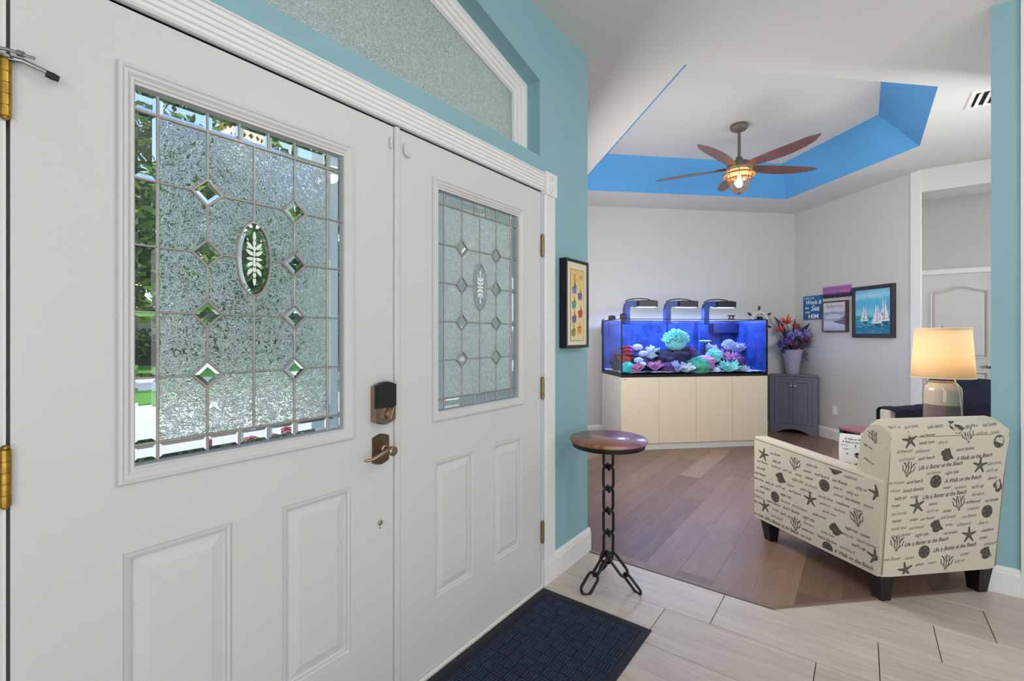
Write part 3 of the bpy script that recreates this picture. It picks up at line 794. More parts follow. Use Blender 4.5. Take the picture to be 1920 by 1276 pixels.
# ---- chain link side table
def m_sheen_wood():
    x = NB('mango_wood_painted_sheen'); x.b.inputs['Roughness'].default_value = .22
    v = x.coords((3, 22, 3)); n = x.noise(v, 1.6, 6, .6, 1.2); v2 = x.coords((1, 1, 1)); n2 = x.noise(v2, 4, 2)
    c = x.ramp(n, [(.3, lin('#6b3d2a')), (.5, lin('#95604a')), (.7, lin('#b3806a'))])
    c2 = x.ramp(n, [(.3, lin('#7b4a5e')), (.5, lin('#96678a')), (.7, lin('#ad86a0'))])  # mauve reflection painted into one side of the wood
    sp = x.new('ShaderNodeSeparateXYZ'); x.l.new(v2, sp.inputs[0])
    ad = x.new('ShaderNodeMath', operation='MULTIPLY_ADD'); ad.inputs[1].default_value = 2.2; x.l.new(sp.outputs[0], ad.inputs[0]); x.l.new(n2, ad.inputs[2])
    x.col(x.mix(c, c2, x.ramp(ad.outputs[0], [(.42, (0, 0, 0)), (.62, (.75, .75, .75))]))); return x.m
M_plum = m_sheen_wood()
tb = empty('chain_table', (2.216, 1.046, 0), radians(37-90), label='round wooden side table on black welded chain link pedestal', cat='table')
m = MB(); m.lathe([(.180, .745), (.194, .748), (.198, .754), (.197, .762), (.192, .766)], 48); m.build('table_top', M_plum, tb, smooth=True)
m = MB(); m.lathe([(.150, .722), (.184, .724), (.187, .744), (.187, .748)], 48); m.lathe([(.05, .716), (.05, .724)], 20); m.build('rim', M_black, tb, smooth=True)
def link_pts(c, d, s, L, wd):
    c = Vector(c); d = Vector(d).normalized(); s = Vector(s).normalized(); r = wd/2; h = L/2-r; P = []
    for k in range(9): a = pi*k/8; P.append(c + s*r*cos(a) + d*(h + r*sin(a)))
    for k in range(9): a = pi+pi*k/8; P.append(c + s*r*cos(a) + d*(-h + r*sin(a)))
    return P
rl = .0075
zt = .722
zz = zt - .002
Lk = .124; stp = .1135
for k in range(5):
    m = MB(); m.tube(link_pts((0, 0, .725-.052-k*stp), (0, 0, 1), (cos(.12*(-1)**k), sin(.12*(-1)**k), 0), Lk, .050), rl, 8, True)
    m.build('chain_link', M_black, tb, smooth=True)
for k in range(5):
    m = MB(); m.tube(link_pts((0, 0, .725-.052-k*stp-.057), (0, 1, 0), (0, .15, 1), .052, .024), rl*.85, 8, True)
    m.build('chain_link', M_black, tb, smooth=True)
for k in range(3):
    a = radians(90+120*k)
    o = Vector((cos(a), sin(a), 0)); tdir = Vector((-sin(a), cos(a), 0))
    A = Vector((0, 0, .165))+o*.012; B = o*.160+Vector((0, 0, .006)); d = (B-A).normalized(); L = (B-A).length
    nrm = d.cross(tdir).normalized()
    s1 = (tdir*.9+nrm*.35).normalized(); s2 = (tdir*.55-nrm*.8).normalized() if k else (tdir*.8-nrm*.6).normalized()
    m = MB(); m.tube(link_pts(A+d*L*.27, d, s1, L*.58, .054), rl, 8, True); m.build('chain_link', M_black, tb, smooth=True)
    m = MB(); m.tube(link_pts(A+d*L*.76, d, s2, L*.52, .052), rl, 8, True); m.build('chain_link', M_black, tb, smooth=True)
m = MB(); m.sphere((0, 0, .150), .017, 12, 8); m.build('weld', M_black, tb, smooth=True)

# ---- printed fabric
def m_linen(name, col):
    x = NB(name); x.b.inputs['Roughness'].default_value = .9; x.b.inputs['Sheen Weight'].default_value = .15
    v = x.coords((1, 1, 1)); a = x.noise(x.coords((900, 60, 60)), 1, 2); b = x.noise(x.coords((60, 60, 900)), 1, 2)
    c = x.ramp(a, [(.3, tuple(k*.93 for k in lin(col)[:3])), (.7, lin(col))]); x.col(c); x.bump(b, .25, .001); return x.m
M_linen = m_linen('cream_linen_print', '#cdc4b4')
M_ink = mat('charcoal_print_ink', '#4c4940', .9); M_ink2 = mat('faded_print_ink', '#7b766b', .9)
PHR = ['Life is Better at the Beach', 'A Walk on the Beach', 'Barefoot', 'beach blanket', 'surf board', "surf's up", 'sea breeze', 'sandy toes',
       'sun flower', 'sand beach', 'sea shells', 'ocean', 'night tide', 'seashore', 'driftwood', 'palm trees', 'sunset', 'dive in', 'salty air']
def motif(kind, s=1.0, rng=random):
    # returns list of (polygon, ink index); unit is metres, about 8 cm tall
    out = []
    if kind == 'star':
        P = []; 
        for k in range(10):
            a = pi/2+k*pi/5; r = (.046 if k % 2 == 0 else .013)
            if k % 2 == 0:
                for da, f in ((-.13, .80), (-.05, .98), (.05, .98), (.13, .80)): P.append((r*f*cos(a+da), r*f*sin(a+da)))
            else: P.append((r*cos(a), r*sin(a)))
        out.append((P, 0))
        for k in range(5):
            a = pi/2+k*2*pi/5; n = (-sin(a)*.0016, cos(a)*.0016)
            out.append(([(n[0], n[1]), (.036*cos(a), .036*sin(a)), (-n[0], -n[1])], 1))
    elif kind == 'dollar':
        out.append(([(.033*cos(t*pi/14)*(1+.03*sin(3*t)), .034*sin(t*pi/14)) for t in range(28)], 0))
        for k in range(5):
            a = pi/2+k*2*pi/5
            out.append(([(.022*cos(a)+.0045*cos(a+b)*c, .022*sin(a)+.0045*sin(a+b)*c) for b, c in ((0, 2), (1.57, .6), (3.14, 2), (4.71, .6))], 1))
        for k in range(14):
            a = k*2*pi/14; out.append(([(.0285*cos(a+.03), .0285*sin(a+.03)), (.031*cos(a), .031*sin(a)), (.0285*cos(a-.03), .0285*sin(a-.03))], 1))
    elif kind == 'whelk':
        out.append(([(-.040, .006), (-.034, .016), (-.026, .018), (-.022, .027), (-.006, .030), (.004, .036), (.012, .022), (.024, .002), (.044, -.016), (.022, -.022), (.010, -.032), (-.008, -.035), (-.022, -.026), (-.024, -.012), (-.036, -.006)], 0))
        for k in range(3):
            out.append(([(-.030+.012*k, .012+.004*k), (-.020+.012*k, -.006), (-.016+.012*k, -.024+.004*k), (-.0215+.012*k, -.008)], 1))
        out.append(([(-.010, -.010), (.010, -.014), (.030, -.015), (.008, -.0175)], 1))
    elif kind == 'coral':
        def stick(x0, y0, x1, y1, w0, w1):
            d = Vector((x1-x0, y1-y0)).normalized(); n = Vector((-d.y, d.x))
            t = .0014
            for sgn in (-1, 1):
                a = n*sgn*w0; b = n*sgn*w1; c = n*sgn*max(w0-t*1.3, 0); e = n*sgn*max(w1-t*1.3, 0)
                out.append(([(x0+a.x, y0+a.y), (x1+b.x, y1+b.y), (x1+e.x, y1+e.y), (x0+c.x, y0+c.y)], 0))
            out.append(([(x1+n.x*w1, y1+n.y*w1), (x1+d.x*w1*1.2, y1+d.y*w1*1.2), (x1-n.x*w1, y1-n.y*w1), (x1, y1)], 0))
        for sx in (-1, 1):
            stick(0, -.040, sx*.016, -.010, .004, .003); stick(sx*.010, -.022, sx*.034, -.004, .003, .0022); stick(sx*.030, -.008, sx*.036, .016, .0025, .002)
            stick(sx*.015, -.012, sx*.012, .018, .003, .0022); stick(sx*.013, .004, sx*.026, .030, .0025, .002); stick(sx*.012, .015, sx*.008, .038, .0022, .0018)
            stick(sx*.022, .018, sx*.036, .034, .002, .0016)
        stick(0, -.038, 0, .012, .0035, .0025); stick(0, -.006, -.004, .036, .0025, .002)
    return [([(x*s, y*s) for x, y in P], i) for P, i in out]
def print_panel(name, parent, bvh, org, ux, uz, rng, umin, umax, zmin, zmax, motifs, inside=None, line=.0375, off=.0007, mats=None, tsize=.026, slope=.06):
    """flat print: shapes laid on the upholstery by dropping each vertex onto the surface"""
    ux = Vector(ux).normalized(); uz = Vector(uz).normalized(); nd = ux.cross(uz).normalized(); org = Vector(org)
    mb = MB()
    def put(poly2, ink, faces=None):
        vs = []
        for u, z in poly2:
            p = org+ux*u+uz*z; h = None
            for sg in (1, -1):
                hit = bvh.ray_cast(p - nd*sg*.35, nd*sg, .7)
                if sg == PRINT_SIDE: h = hit
            if h is None or h[0] is None: return
            n = h[1] if h[1].dot(nd*PRINT_SIDE) < 0 else -h[1]
            vs.append(h[0]+n*off)
        mb.add(vs, faces or [tuple(range(len(vs)))], ink)
    boxes = []
    for kd, u, z, ang, s in motifs:
        for P, ik in motif(kd, s, rng):
            Q = [(u+x*cos(ang)-y*sin(ang), z+x*sin(ang)+y*cos(ang)) for x, y in P]
            Q2 = clip(clip(clip(clip(Q, 1, 0, umax), -1, 0, -umin), 0, 1, zmax), 0, -1, -zmin)
            if len(Q2) >= 3:
                if ik == 1:
                    put_off = off; off = off*1.6; put(Q2, 1); off = put_off
                else: put(Q2, 0)
        boxes.append((u, z, .045*s))
    z = zmax-.018; row = 0
    while z > zmin+.008:
        u = umin + rng.uniform(-.01, .03)
        while u < umax-.03:
            ph = rng.choice(PHR[:2]) if rng.random() < .14 else rng.choice(PHR)
            big = ph in PHR[:2]
            sz = tsize*(1.12 if big else rng.uniform(.85, 1.0))
            vs, fs = text_mesh(ph, .35, .012 if big else .004)
            wdt = (max(v[0] for v in vs)-min(v[0] for v in vs))*sz*.8
            cu = u+wdt/2; zc = z+slope*(cu-umin)*.0+rng.uniform(-.003, .003)
            ok = cu+wdt/2 < umax-.004 and all(abs(cu-bu) > wdt/2+br*.85 or abs(zc-bz) > br*.8+.006 for bu, bz, br in boxes)
            if ok and (inside is None or (inside(cu-wdt/2, zc) and inside(cu+wdt/2, zc))):
                an = slope; P = [(cu+(x*cos(an)-y_*sin(an))*sz*.8, zc+(x*sin(an)+y_*cos(an))*sz) for x, y_ in vs]
                k0 = len(mb.v); f0 = len(mb.f); pts = []; good = True
                for uu, z_ in P:
                    p = org+ux*uu+uz*z_
                    hit = bvh.ray_cast(p - nd*PRINT_SIDE*.35, nd*PRINT_SIDE, .7)
                    if hit[0] is None: good = False; break
                    n = hit[1] if hit[1].dot(nd*PRINT_SIDE) < 0 else -hit[1]
                    pts.append(hit[0]+n*off)
                if good: mb.add(pts, fs, 0 if big or rng.random() < .5 else 1)
                u += wdt+rng.uniform(.010, .026)
            else: u += .02
        z -= line; row += 1
    if not mb.v: return None
    me = bpy.data.meshes.new(name); me.from_pydata(mb.v, [], mb.f); me.update()
    for mm_ in (mats or [M_ink, M_ink2]): me.materials.append(mm_)
    me.polygons.foreach_set('material_index', mb.mi)
    o = bpy.data.objects.new(name, me); COL.objects.link(o); o.parent = parent; o['kind'] = 'stuff'; return o
PRINT_SIDE = 1

def make_armchair(name, b, p, rz, label, group, full=True, seed=4):
    """origin: middle of the back face on the floor; local y runs to the front of the seat"""
    root = empty(name, (*bp(b, p)[:2], 0), rz, label=label, cat='armchair', group=group)
    wr, wf, D = .328, .432, .800
    def fl(y): return wr+(wf-wr)*y/D
    parts = []
    # base and back-side shell: back slab with rolled top
    prof = [(.004, .13), (.0, .20), (.0, .60), (-.004, .79), (.000, .835), (.016, .868), (.045, .886), (.085, .890), (.125, .878), (.155, .845), (.170, .79), (.182, .66), (.195, .45), (.20, .30), (.20, .13)]
    m = MB(); NX = 14; loops = []; ry = lambda z: -.052*max(0, (z-.15)/.67)
    for i in range(NX+1):
        t = -1+2*i/NX; e = max(0, abs(t)-.86)/.14; sh = 1-.0*e
        L = []
        for (y, z) in prof:
            hw = .325 + .008*max(0, (z-.45)/.44)
            x = t*hw
            k = e*e*.10
            yy = .09+(y-.09)*(1-k)+ry(z); zz_ = z-(.028*e*e if z > .84 else 0)
            L.append((x, yy, zz_))
        loops.append(L)
    m.loft(loops, True); bk = m.build('back', M_linen, root, smooth=True, angle=50); parts.append(bk)
    for s in (-1, 1):
        m = MB()
        Y = [.012, .02, .20, .40, .60, D-.012, D]
        loops = []
        for y in Y:
            e = .010 if y in (.012, D) else 0
            o_ = s*(fl(y)+.004-e); i_ = s*(fl(y)-.094+e); zt_ = .600+.045*y/D-e
            yr = y+ry(zt_)*max(0, 1-y/.2); loops.append([(o_, y, .128+e), (o_, yr, zt_-.014), (o_-s*.004, yr, zt_-.004), (o_-s*.014, yr, zt_), (i_+s*.014, yr, zt_), (i_+s*.004, yr, zt_-.004), (i_, yr, zt_-.014), (i_, y, .128+e)])
        m.loft(loops, True); a = m.build('arm', M_linen, root, smooth=True, angle=50); parts.append(a)
    m = MB(); m.loft([[(x, .18, z) for x, z in ((-.31, .14), (.31, .14), (.31, .30), (-.31, .30))], [(x, D-.03, z) for x, z in ((-.36, .14), (.36, .14), (.36, .30), (-.36, .30))]])
    m.build('seat_base', M_linen, root, bevel=(.01, 2))
    m = MB(); m.loft([[(x, y, z) for x, y in ((-.235, .20), (.235, .20), (.325, D-.02), (-.325, D-.02))] for z in (.30, .44)]); m.build('seat_cushion', M_linen, root, smooth=True, bevel=(.035, 4))
    for sx, y in ((-1, .055), (1, .055), (-1, D-.075), (1, D-.075)):
        m = MB(); xx = sx*(fl(y)-.052); h1, h2 = .040, .027
        k = [(-1, -1), (1, -1), (1, 1), (-1, 1)]
        m.loft([[(xx+sx*.006*(-1)+a*h2, y+b_*h2, .001) for a, b_ in k], [(xx+a*h1, y+b_*h1, .135) for a, b_ in k]])
        m.build('leg', M_wood_dark, root, bevel=(.002, 2))
    # welted seams
    sm = MB()
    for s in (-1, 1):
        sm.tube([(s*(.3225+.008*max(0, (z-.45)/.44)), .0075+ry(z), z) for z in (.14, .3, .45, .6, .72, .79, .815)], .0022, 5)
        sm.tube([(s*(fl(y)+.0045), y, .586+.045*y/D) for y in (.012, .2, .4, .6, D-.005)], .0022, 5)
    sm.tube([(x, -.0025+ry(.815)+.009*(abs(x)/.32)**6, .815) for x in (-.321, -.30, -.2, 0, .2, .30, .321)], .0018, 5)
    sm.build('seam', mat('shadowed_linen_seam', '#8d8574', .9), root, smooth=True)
    if full:
        bpy.context.view_layer.update()
        vs = []; fs = []
        for o in parts:
            k = len(vs); vs += [v.co.copy() for v in o.data.vertices]; fs += [tuple(i+k for i in pp.vertices) for pp in o.data.polygons]
        bvh = BVHTree.FromPolygons(vs, fs)
        rng = random.Random(seed)
        global PRINT_SIDE
        mo = [('dollar', .275, .779), ('whelk', -.026, .724), ('star', .176, .663), ('coral', -.244, .661), ('dollar', -.078, .594), ('whelk', .307, .556), ('star', -.175, .479), ('coral', .070, .480),
              ('dollar', .246, .429), ('whelk', -.050, .372), ('star', .148, .316), ('coral', -.274, .296), ('dollar', -.112, .246), ('whelk', .265, .217), ('coral', .027, .184), ('star', -.214, .161), ('coral', .086, .815), ('star', -.25, .80), ('whelk', .03, .856)]
        PRINT_SIDE = -1    # nd = ux x uz = -y ; cast along +y
        print_panel('back_print', root, bvh, (0, 0, 0), (1, 0, 0), (0, 0, 1), rng, -.318, .318, .14, .878, [(k, u*.95, z, rng.uniform(-.2, .25), .95) for k, u, z in mo])
        so = [('star', .720, .545), ('coral', .488, .548), ('whelk', .240, .590), ('whelk', .587, .438), ('dollar', .301, .481), ('dollar', .630, .309), ('star', .387, .376), ('star', .02, .530), ('coral', .120, .369),
              ('star', .710, .225), ('coral', .483, .200), ('whelk', .236, .270), ('dollar', .283, .150), ('star', .03, .215)]
        dv = Vector((-(wf-wr), D, 0)).normalized()
        # left side seen from outside: u runs to the rear
        PRINT_SIDE = -1
        L = hypot(wf-wr, D)
        print_panel('side_print', root, bvh, (-wf-.004, D, 0), tuple(-dv), (0, 0, 1), rng, .012, L-.012, .142, .585, [(k, L-s_, z, rng.uniform(-.2, .25), .95) for k, s_, z in so], slope=.0)
        # back wing above the arm
        print_panel('side_print', root, bvh, (-.345, .17, 0), (0, -1, 0), (0, 0, 1), rng, .02, .145, .63, .84, [('whelk', .03, .75, 1.2, .9), ('coral', .13, .80, .2, .8)], slope=-.3, tsize=.019)
        # top of the left arm
        PRINT_SIDE = -1
        print_panel('arm_print', root, bvh, (-wf+.047, D, .62), tuple(-dv), (dv.y, -dv.x, 0) if False else (-dv.y, dv.x, 0), rng, .02, .56, -.035, .035, [('dollar', .41, .0, 0, .75), ('star', .05, 0, .4, .6)], line=.03, tsize=.018)
    return root
ch1 = make_armchair('armchair', 2.398, 1.957, R45, 'cream beach-print armchair with its back to the hall, nearest chair', 'beach-print armchairs')
ch2 = make_armchair('armchair', 4.60, 3.19, radians(45), 'cream beach-print armchair draped with navy throw beside the table lamp', 'beach-print armchairs', full=False)
# print on the arm of the second chair that peeps out
# ---- navy throw over the second chair
M_navy = mat('navy_knit_throw', '#0d1226', .95, bump=(120, .9, .006), var=.35, vscale=60)
def throw():
    m = MB(); NU, NV = 44, 26
    # chair 2 local frame: x along p?, built directly in its local space
    G = []
    for i in range(NU+1):
        row = []
        u = i/NU               # along depth, back(0) -> front(1)
        y = -.035 + u*.83
        for j in range(NV+1):
            v = j/NV           # across the arm from outside low to inside
            # outside hang, over the arm, to inside
            s = v*0.62
            hang = .24 + .04*sin(u*9)
            if y < .20: base = .905 - max(0, (y-.12))*1.2
            elif y < .34: base = .81 - (y-.20)*1.0
            else: base = .672 - (y-.34)*.06
            if y < 0.0: base -= (0.0-y)*2
            # the near arm of this chair is its +x side
            xo = .328+(.432-.328)*min(max(y, 0), .8)/.8+.014
            if s < hang: x = xo + .012*sin(u*40); z = base - (hang-s)
            elif s < hang+.15: x = xo-(s-hang); z = base + .010*sin(pi*(s-hang)/.15)+.004*sin(u*50+v*9)
            else: x = xo-.15-.03*(s-hang-.15); z = base - (s-hang-.15)
            if y < .28 and s >= hang: x = xo-(s-hang)*1.6; z = base+.008*sin(u*45+v*20)
            fr = .012*sin(u*31+v*7)
            row.append((x+fr*.5, y, z+fr*.3))
        G.append(row)
    vs = [p for r in G for p in r]; n = NV+1; fs = []
    for i in range(NU):
        for j in range(NV): fs.append((i*n+j, i*n+j+1, (i+1)*n+j+1, (i+1)*n+j))
    m.add(vs, fs)
    o = m.build('throw_blanket', M_navy, None, smooth=True)
    o.location = ch2.location; o.rotation_euler = ch2.rotation_euler
    sd = o.modifiers.new('thickness', 'SOLIDIFY'); sd.thickness = .008; sd.offset = 1
    return tag(o, 'navy blue cable-knit throw draped over armchair behind the lamp', 'throw blanket')
throw()
# cushion with navy motif on the seat of the near chair
cu = empty('throw_pillow', (*bp(2.60, 2.60)[:2], .435), radians(72), label='white script-print cushion with navy motif standing on nearest armchair', cat='pillow')
m = MB(); loops = []
for i in range(13):
    t = -1+2*i/12; th = .055*(1-abs(t)**2.6)+.006; hw = .19*(1-.05*t*t)
    L = []
    for k in range(24):
        a = 2*pi*k/24; ca, sa = cos(a), sin(a)
        sx = (abs(ca)**.75)*(1 if ca > 0 else -1); L.append((sx*hw, sa*th, .19+t*.185*(1-.03*abs(sx))))
    loops.append(L)
m.loft(loops); pc = m.build('cover', m_linen('white_cotton', '#dfe0e2'), cu, smooth=True)
bvh = BVHTree.FromPolygons([v.co.copy() for v in pc.data.vertices], [tuple(p.vertices) for p in pc.data.polygons])
M_nink = mat('navy_ink', '#1c2434', .9)
for sd_ in (-1, 1):
    PRINT_SIDE = -1
    print_panel('cover_print', cu, bvh, (0, 0, 0), (-sd_*-1.0, 0, 0), (0, 0, 1), random.Random(2), -.16, .16, .05, .35, [('star', 0, .17, .3, 2.4), ('dollar', .03, .14, 0, 1.3)], mats=[M_nink, M_ink2])

cu.scale = (.66, .66, .60)
# ---- lamp table and lamp
lt = empty('side_table', (*bp(3.05, 2.66)[:2], 0), R45, label='mauve-topped wooden side table under the lamp behind the armchair', cat='table')
m = MB(); m.box(-.19, .21, -.34, .40, .600, .622); m.build('table_top', mat('mauve_stained_wood', '#8a5560', .3, var=.15, vscale=5, scale=(1, 8, 1)), lt, bevel=(.006, 2))
for sx in (-.165, .185):
    for sy in (-.31, .37):
        m = MB(); m.loft([[(sx+a*.014, sy+b_*.014, .001) for a, b_ in ((-1,-1),(1,-1),(1,1),(-1,1))], [(sx+a*.02, sy+b_*.02, .602) for a, b_ in ((-1,-1),(1,-1),(1,1),(-1,1))]]); m.build('leg', M_wood_dark, lt)
m = MB(); m.box(-.17, .19, -.315, .375, .55, .601); m.build('apron', M_wood_dark, lt)
LX, LY = 3.885, -.398
lamp = empty('table_lamp', (LX, LY, .622), radians(-60), label='clear glass jar table lamp with cream drum shade, switched on', cat='lamp')
M_shade = NB('lit_linen_shade'); x = M_shade
x.b.inputs['Base Color'].default_value = lin('#f4e6cc'); x.b.inputs['Roughness'].default_value = .8
tr = x.new('ShaderNodeBsdfTranslucent'); tr.inputs[0].default_value = lin('#f8e4c2')
ms = x.new('ShaderNodeMixShader'); ms.inputs[0].default_value = .55; x.l.new(x.b.outputs[0], ms.inputs[1]); x.l.new(tr.outputs[0], ms.inputs[2]); x.l.new(ms.outputs[0], x.out.inputs[0])
x.bump(x.noise(x.coords((900, 900, 300)), 1, 2), .2, .001)
zb, ztp = 1.036-.622, 1.336-.622
m = MB(); m.loft([[(r*cos(2*pi*i/48), r*sin(2*pi*i/48)*.92, z) for i in range(48)] for r, z in ((.208, zb), (.1995, zb+.1), (.182, ztp))], True, False, False); sh = m.build('lamp_shade', M_shade.m, lamp, smooth=True)
sdm = sh.modifiers.new('thickness', 'SOLIDIFY'); sdm.thickness = .0015
M_band = mat('cream_shade_tape', '#eee0c6', .8)
m = MB(); m.tube([(.209*cos(2*pi*i/40), .209*sin(2*pi*i/40)*.92, zb) for i in range(40)], .003, 6, True); m.build('shade_trim', M_band, lamp, smooth=True)
m = MB(); m.tube([(.183*cos(2*pi*i/40), .183*sin(2*pi*i/40)*.92, ztp) for i in range(40)], .003, 6, True); m.build('shade_trim', M_band, lamp, smooth=True)
m = MB(); m.tube([(-.166, 0, ztp-.004), (.166, 0, ztp-.004)], .0018, 6); m.tube([(0, -.152, ztp-.004), (0, .152, ztp-.004)], .0018, 6); m.lathe([(.008, -.01), (.010, .0), (.006, .012), (.002, .018)], 12, (0, 0, ztp)); m.tube([(0, 0, .40), (0, 0, ztp-.004)], .003, 6); m.build('shade_fitter', M_steel, lamp, smooth=True)
pr = [(.11, .002), (.118, .010), (.123, .03), (.123, .335), (.119, .352), (.088, .385), (.078, .395), (.078, .405)]
m = MB(); m.lathe(pr, 48, cap0=True, cap1=False); m.build('glass_jar', M_jar, lamp, smooth=True)
M_sand = mat('mauve_brown_sand', '#8a7678', .95, var=.15, vscale=60, bump=(400, .5, .001))
m = MB(); m.lathe([(.108, .006), (.119, .02), (.119, .243), (.116, .248), (.0, .246)], 48, cap1=False); m.build('sand_fill', M_sand, lamp, smooth=True)
M_cream_c = mat('cream_jar_lining', '#ead9c4', .6)
m = MB(); m.lathe([(.116, .248), (.118, .252), (.118, .333), (.114, .349), (.084, .382), (.0, .383)], 48, cap0=True, cap1=False); m.build('cream_fill', M_cream_c, lamp, smooth=True)
m = MB(); m.lathe([(.082, .395), (.084, .398), (.084, .412), (.06, .418), (.014, .420), (.014, .45), (.0, .452)], 32); m.build('cap', M_bronze, lamp, smooth=True)
m = MB(); m.sphere((0, 0, .52), .032, 16, 12, sc=(1, 1, 1.2)); m.lathe([(.013, .45), (.014, .49)], 12)
m.build('bulb', mat('glowing_warm_bulb', '#fff0d0', .4, emit='#ffd9a0', estr=7), lamp, smooth=True)
lb = light('POINT', 'lamp_bulb_light', (LX, LY, .622+.54), 5.5, (1, .82, .62), radius=.045)
m = MB(); m.tube([(.06*a, -.13-.0*a, z) for a, z in ((0, .41), (0.0, .40))], .002, 6)
m = MB(); cdir = Vector((-.799, -.602, 0))   # cord on the side towards the hall
rm = Matrix.Rotation(radians(60), 3, 'Z')
def loc_(dx, dz, r=.127):
    v = rm @ (Vector((-.79, -.60, 0)).normalized()*r + Vector((.602, -.799, 0))*dx); return (v.x, v.y, dz)
m.tube([loc_(.0, .42, .07), loc_(.008, .40, .10), loc_(.012, .36, .122), loc_(.02, .32), loc_(.03, .25), (loc_(.05, .15)), loc_(.07, .05), loc_(.09, .004, .135)], .0035, 8); m.build('cord', mat('clear_white_cord', '#e7e0d4', .4), lamp, smooth=True)

lamp.scale = (.745, .745, 1)
# ---- aquarium on its cabinet
AQ0, AQ1, AP0, AP1 = 1.933, 3.725, 4.97, 5.62
M_cab = mat('cream_gloss_laminate', '#dacdb9', .32); M_cabside = mat('pale_laminate_side', '#d3d1cc', .4)
cab = empty('aquarium_cabinet', (*bp(AQ0, AP0)[:2], 0), R45, label='long cream laminate cabinet with four plain doors under the aquarium', cat='cabinet')
Wd = AQ1-AQ0; Dp = AP1-AP0; HC = .822
m = MB(); m.box(.0, Wd, .022, Dp, .07, HC); m.build('body', M_cabside, cab, bevel=(.002, 1))
m = MB(); m.box(.01, Wd-.01, .012, Dp-.02, .001, .07); m.build('kick_plate', mat('pale_grey_plinth', '#c9cbc8', .5), cab)
for k in range(4):
    a = k*Wd/4; m = MB(); m.box(a+.0015, a+Wd/4-.0015, 0, .019, .072, HC-.003); d_ = m.build('door', M_cab, cab, bevel=(.0015, 2))
    if k == 0:
        m = MB(); m.box(.03, .065, -.0012, .0, HC-.024, HC-.019); m.build('badge', mat('small_dark_badge', '#3c3a38', .4), d_)
aq = empty('aquarium', (*bp(AQ0, AP0)[:2], HC), R45, label='long glass reef aquarium with black edges and deep blue water', cat='aquarium')
ZA = 1.474-HC; M_edge = mat('black_silicone_edge', '#10131c', .35)
m = MB(); m.box(0, Wd, 0, .012, .03, ZA); m.build('front_glass', M_tank_glass, aq)
m = MB(); m.box(0, .012, .012, Dp, .03, ZA); m.build('side_glass', M_tank_glass, aq)
M_bluebk = mat('blue_aquarium_background', '#33488e', .6, var=.5, vscale=9, bump=(9, .6, .02))
m = MB(); m.box(.012, Wd-.012, Dp-.014, Dp, .03, ZA); m.build('back_panel', M_bluebk, aq)
m = MB(); m.box(Wd-.012, Wd, .012, Dp, .03, ZA); m.build('side_blue_reflection', M_bluebk, aq)  # opaque blue panel added in place of the side glass's mirrored blue
m = MB(); m.box(-.003, Wd+.003, -.003, Dp, .001, .03); m.build('base_trim', M_edge, aq, bevel=(.002, 1))
m = MB(); m.box(-.002, Wd+.002, -.002, .014, ZA-.002, ZA+.006); m.box(-.002, .014, .014, Dp, ZA-.002, ZA+.006); m.box(Wd-.014, Wd+.002, .014, Dp, ZA-.002, ZA+.006); m.box(.014, Wd-.014, Dp-.016, Dp, ZA-.002, ZA+.006); m.build('top_rim', M_edge, aq)
for a, b_ in ((-.002, -.002), (Wd-.014, -.002), (-.002, Dp-.012), (Wd-.014, Dp-.012)):
    m = MB(); m.box(a, a+.016, b_, b_+.014, .03, ZA); m.build('corner_edge', M_edge, aq)
m = MB(); m.box(.0135, Wd-.0135, .0135, Dp-.016, .066, ZA-.035); m.build('water', M_water, aq)
# overflow chamber and pipes
m = MB(); m.box(Wd-.36, Wd-.02, Dp-.13, Dp-.02, ZA-.15, ZA-.03); m.build('overflow_box', mat('dark_blue_plastic', '#141d4c', .5), aq)
for xx in (.87, 1.28):
    m = MB(); m.tube([(xx, Dp-.05, ZA+.01), (xx, Dp-.05, .10)], .012, 8); m.build('pipe', mat('clear_blue_pipe', '#3450a8', .4), aq, smooth=True)
snd = MB(); NXs, NYs = 60, 16
vs = [(.014+(Wd-.028)*i/NXs, .0142+(Dp-.031)*j/NYs, .052+.012*noise.noise(Vector((i*.35, j*.35, 0)))+.006*noise.noise(Vector((i*1.3, j*1.3, 4)))) for i in range(NXs+1) for j in range(NYs+1)]
snd.add(vs, [(i*(NYs+1)+j, (i+1)*(NYs+1)+j, (i+1)*(NYs+1)+j+1, i*(NYs+1)+j+1) for i in range(NXs) for j in range(NYs)])
tag(snd.build('sand', mat('white_coral_sand', '#cfd3dc', .95, bump=(300, .8, .003), var=.12, vscale=40), aq, smooth=True), kind='stuff')
def aqp(x, y, z): v = bp(AQ0+x, AP0+y); return (v.x, v.y, HC+z)
def cmat(n, c, v=.3, s=45): return mat(n, c, .75, var=v, vscale=s, bump=(90, .8, .006))
CM = {'teal': cmat('teal_coral', '#4fd0c4'), 'mint': cmat('mint_coral', '#9be8de', .2), 'pink': cmat('pink_coral', '#d78fc0'), 'rose': cmat('rose_red_coral', '#cf4f6c'), 'rust': cmat('rust_coral', '#b2483f'),
      'lav': cmat('lavender_coral', '#c6c4ec', .2), 'plum': cmat('plum_coral', '#6e3f78'), 'green': cmat('sea_green_coral', '#47a890'), 'rock': cmat('dark_live_rock', '#3a2f4c', .5, 18), 'white': cmat('white_tip_coral', '#e3ecf6', .12)}
def lump(m, c, r, seed, sc=(1, 1, .8), amp=.25, f=2.3, n=20, k=14, mi=0):
    m.sphere(c, r, n, k, mi, sc, disp=lambda d: amp*noise.noise(d*f+Vector((seed*3.1, seed, 0)))+amp*.5*noise.noise(d*f*3+Vector((seed, 0, 2))))
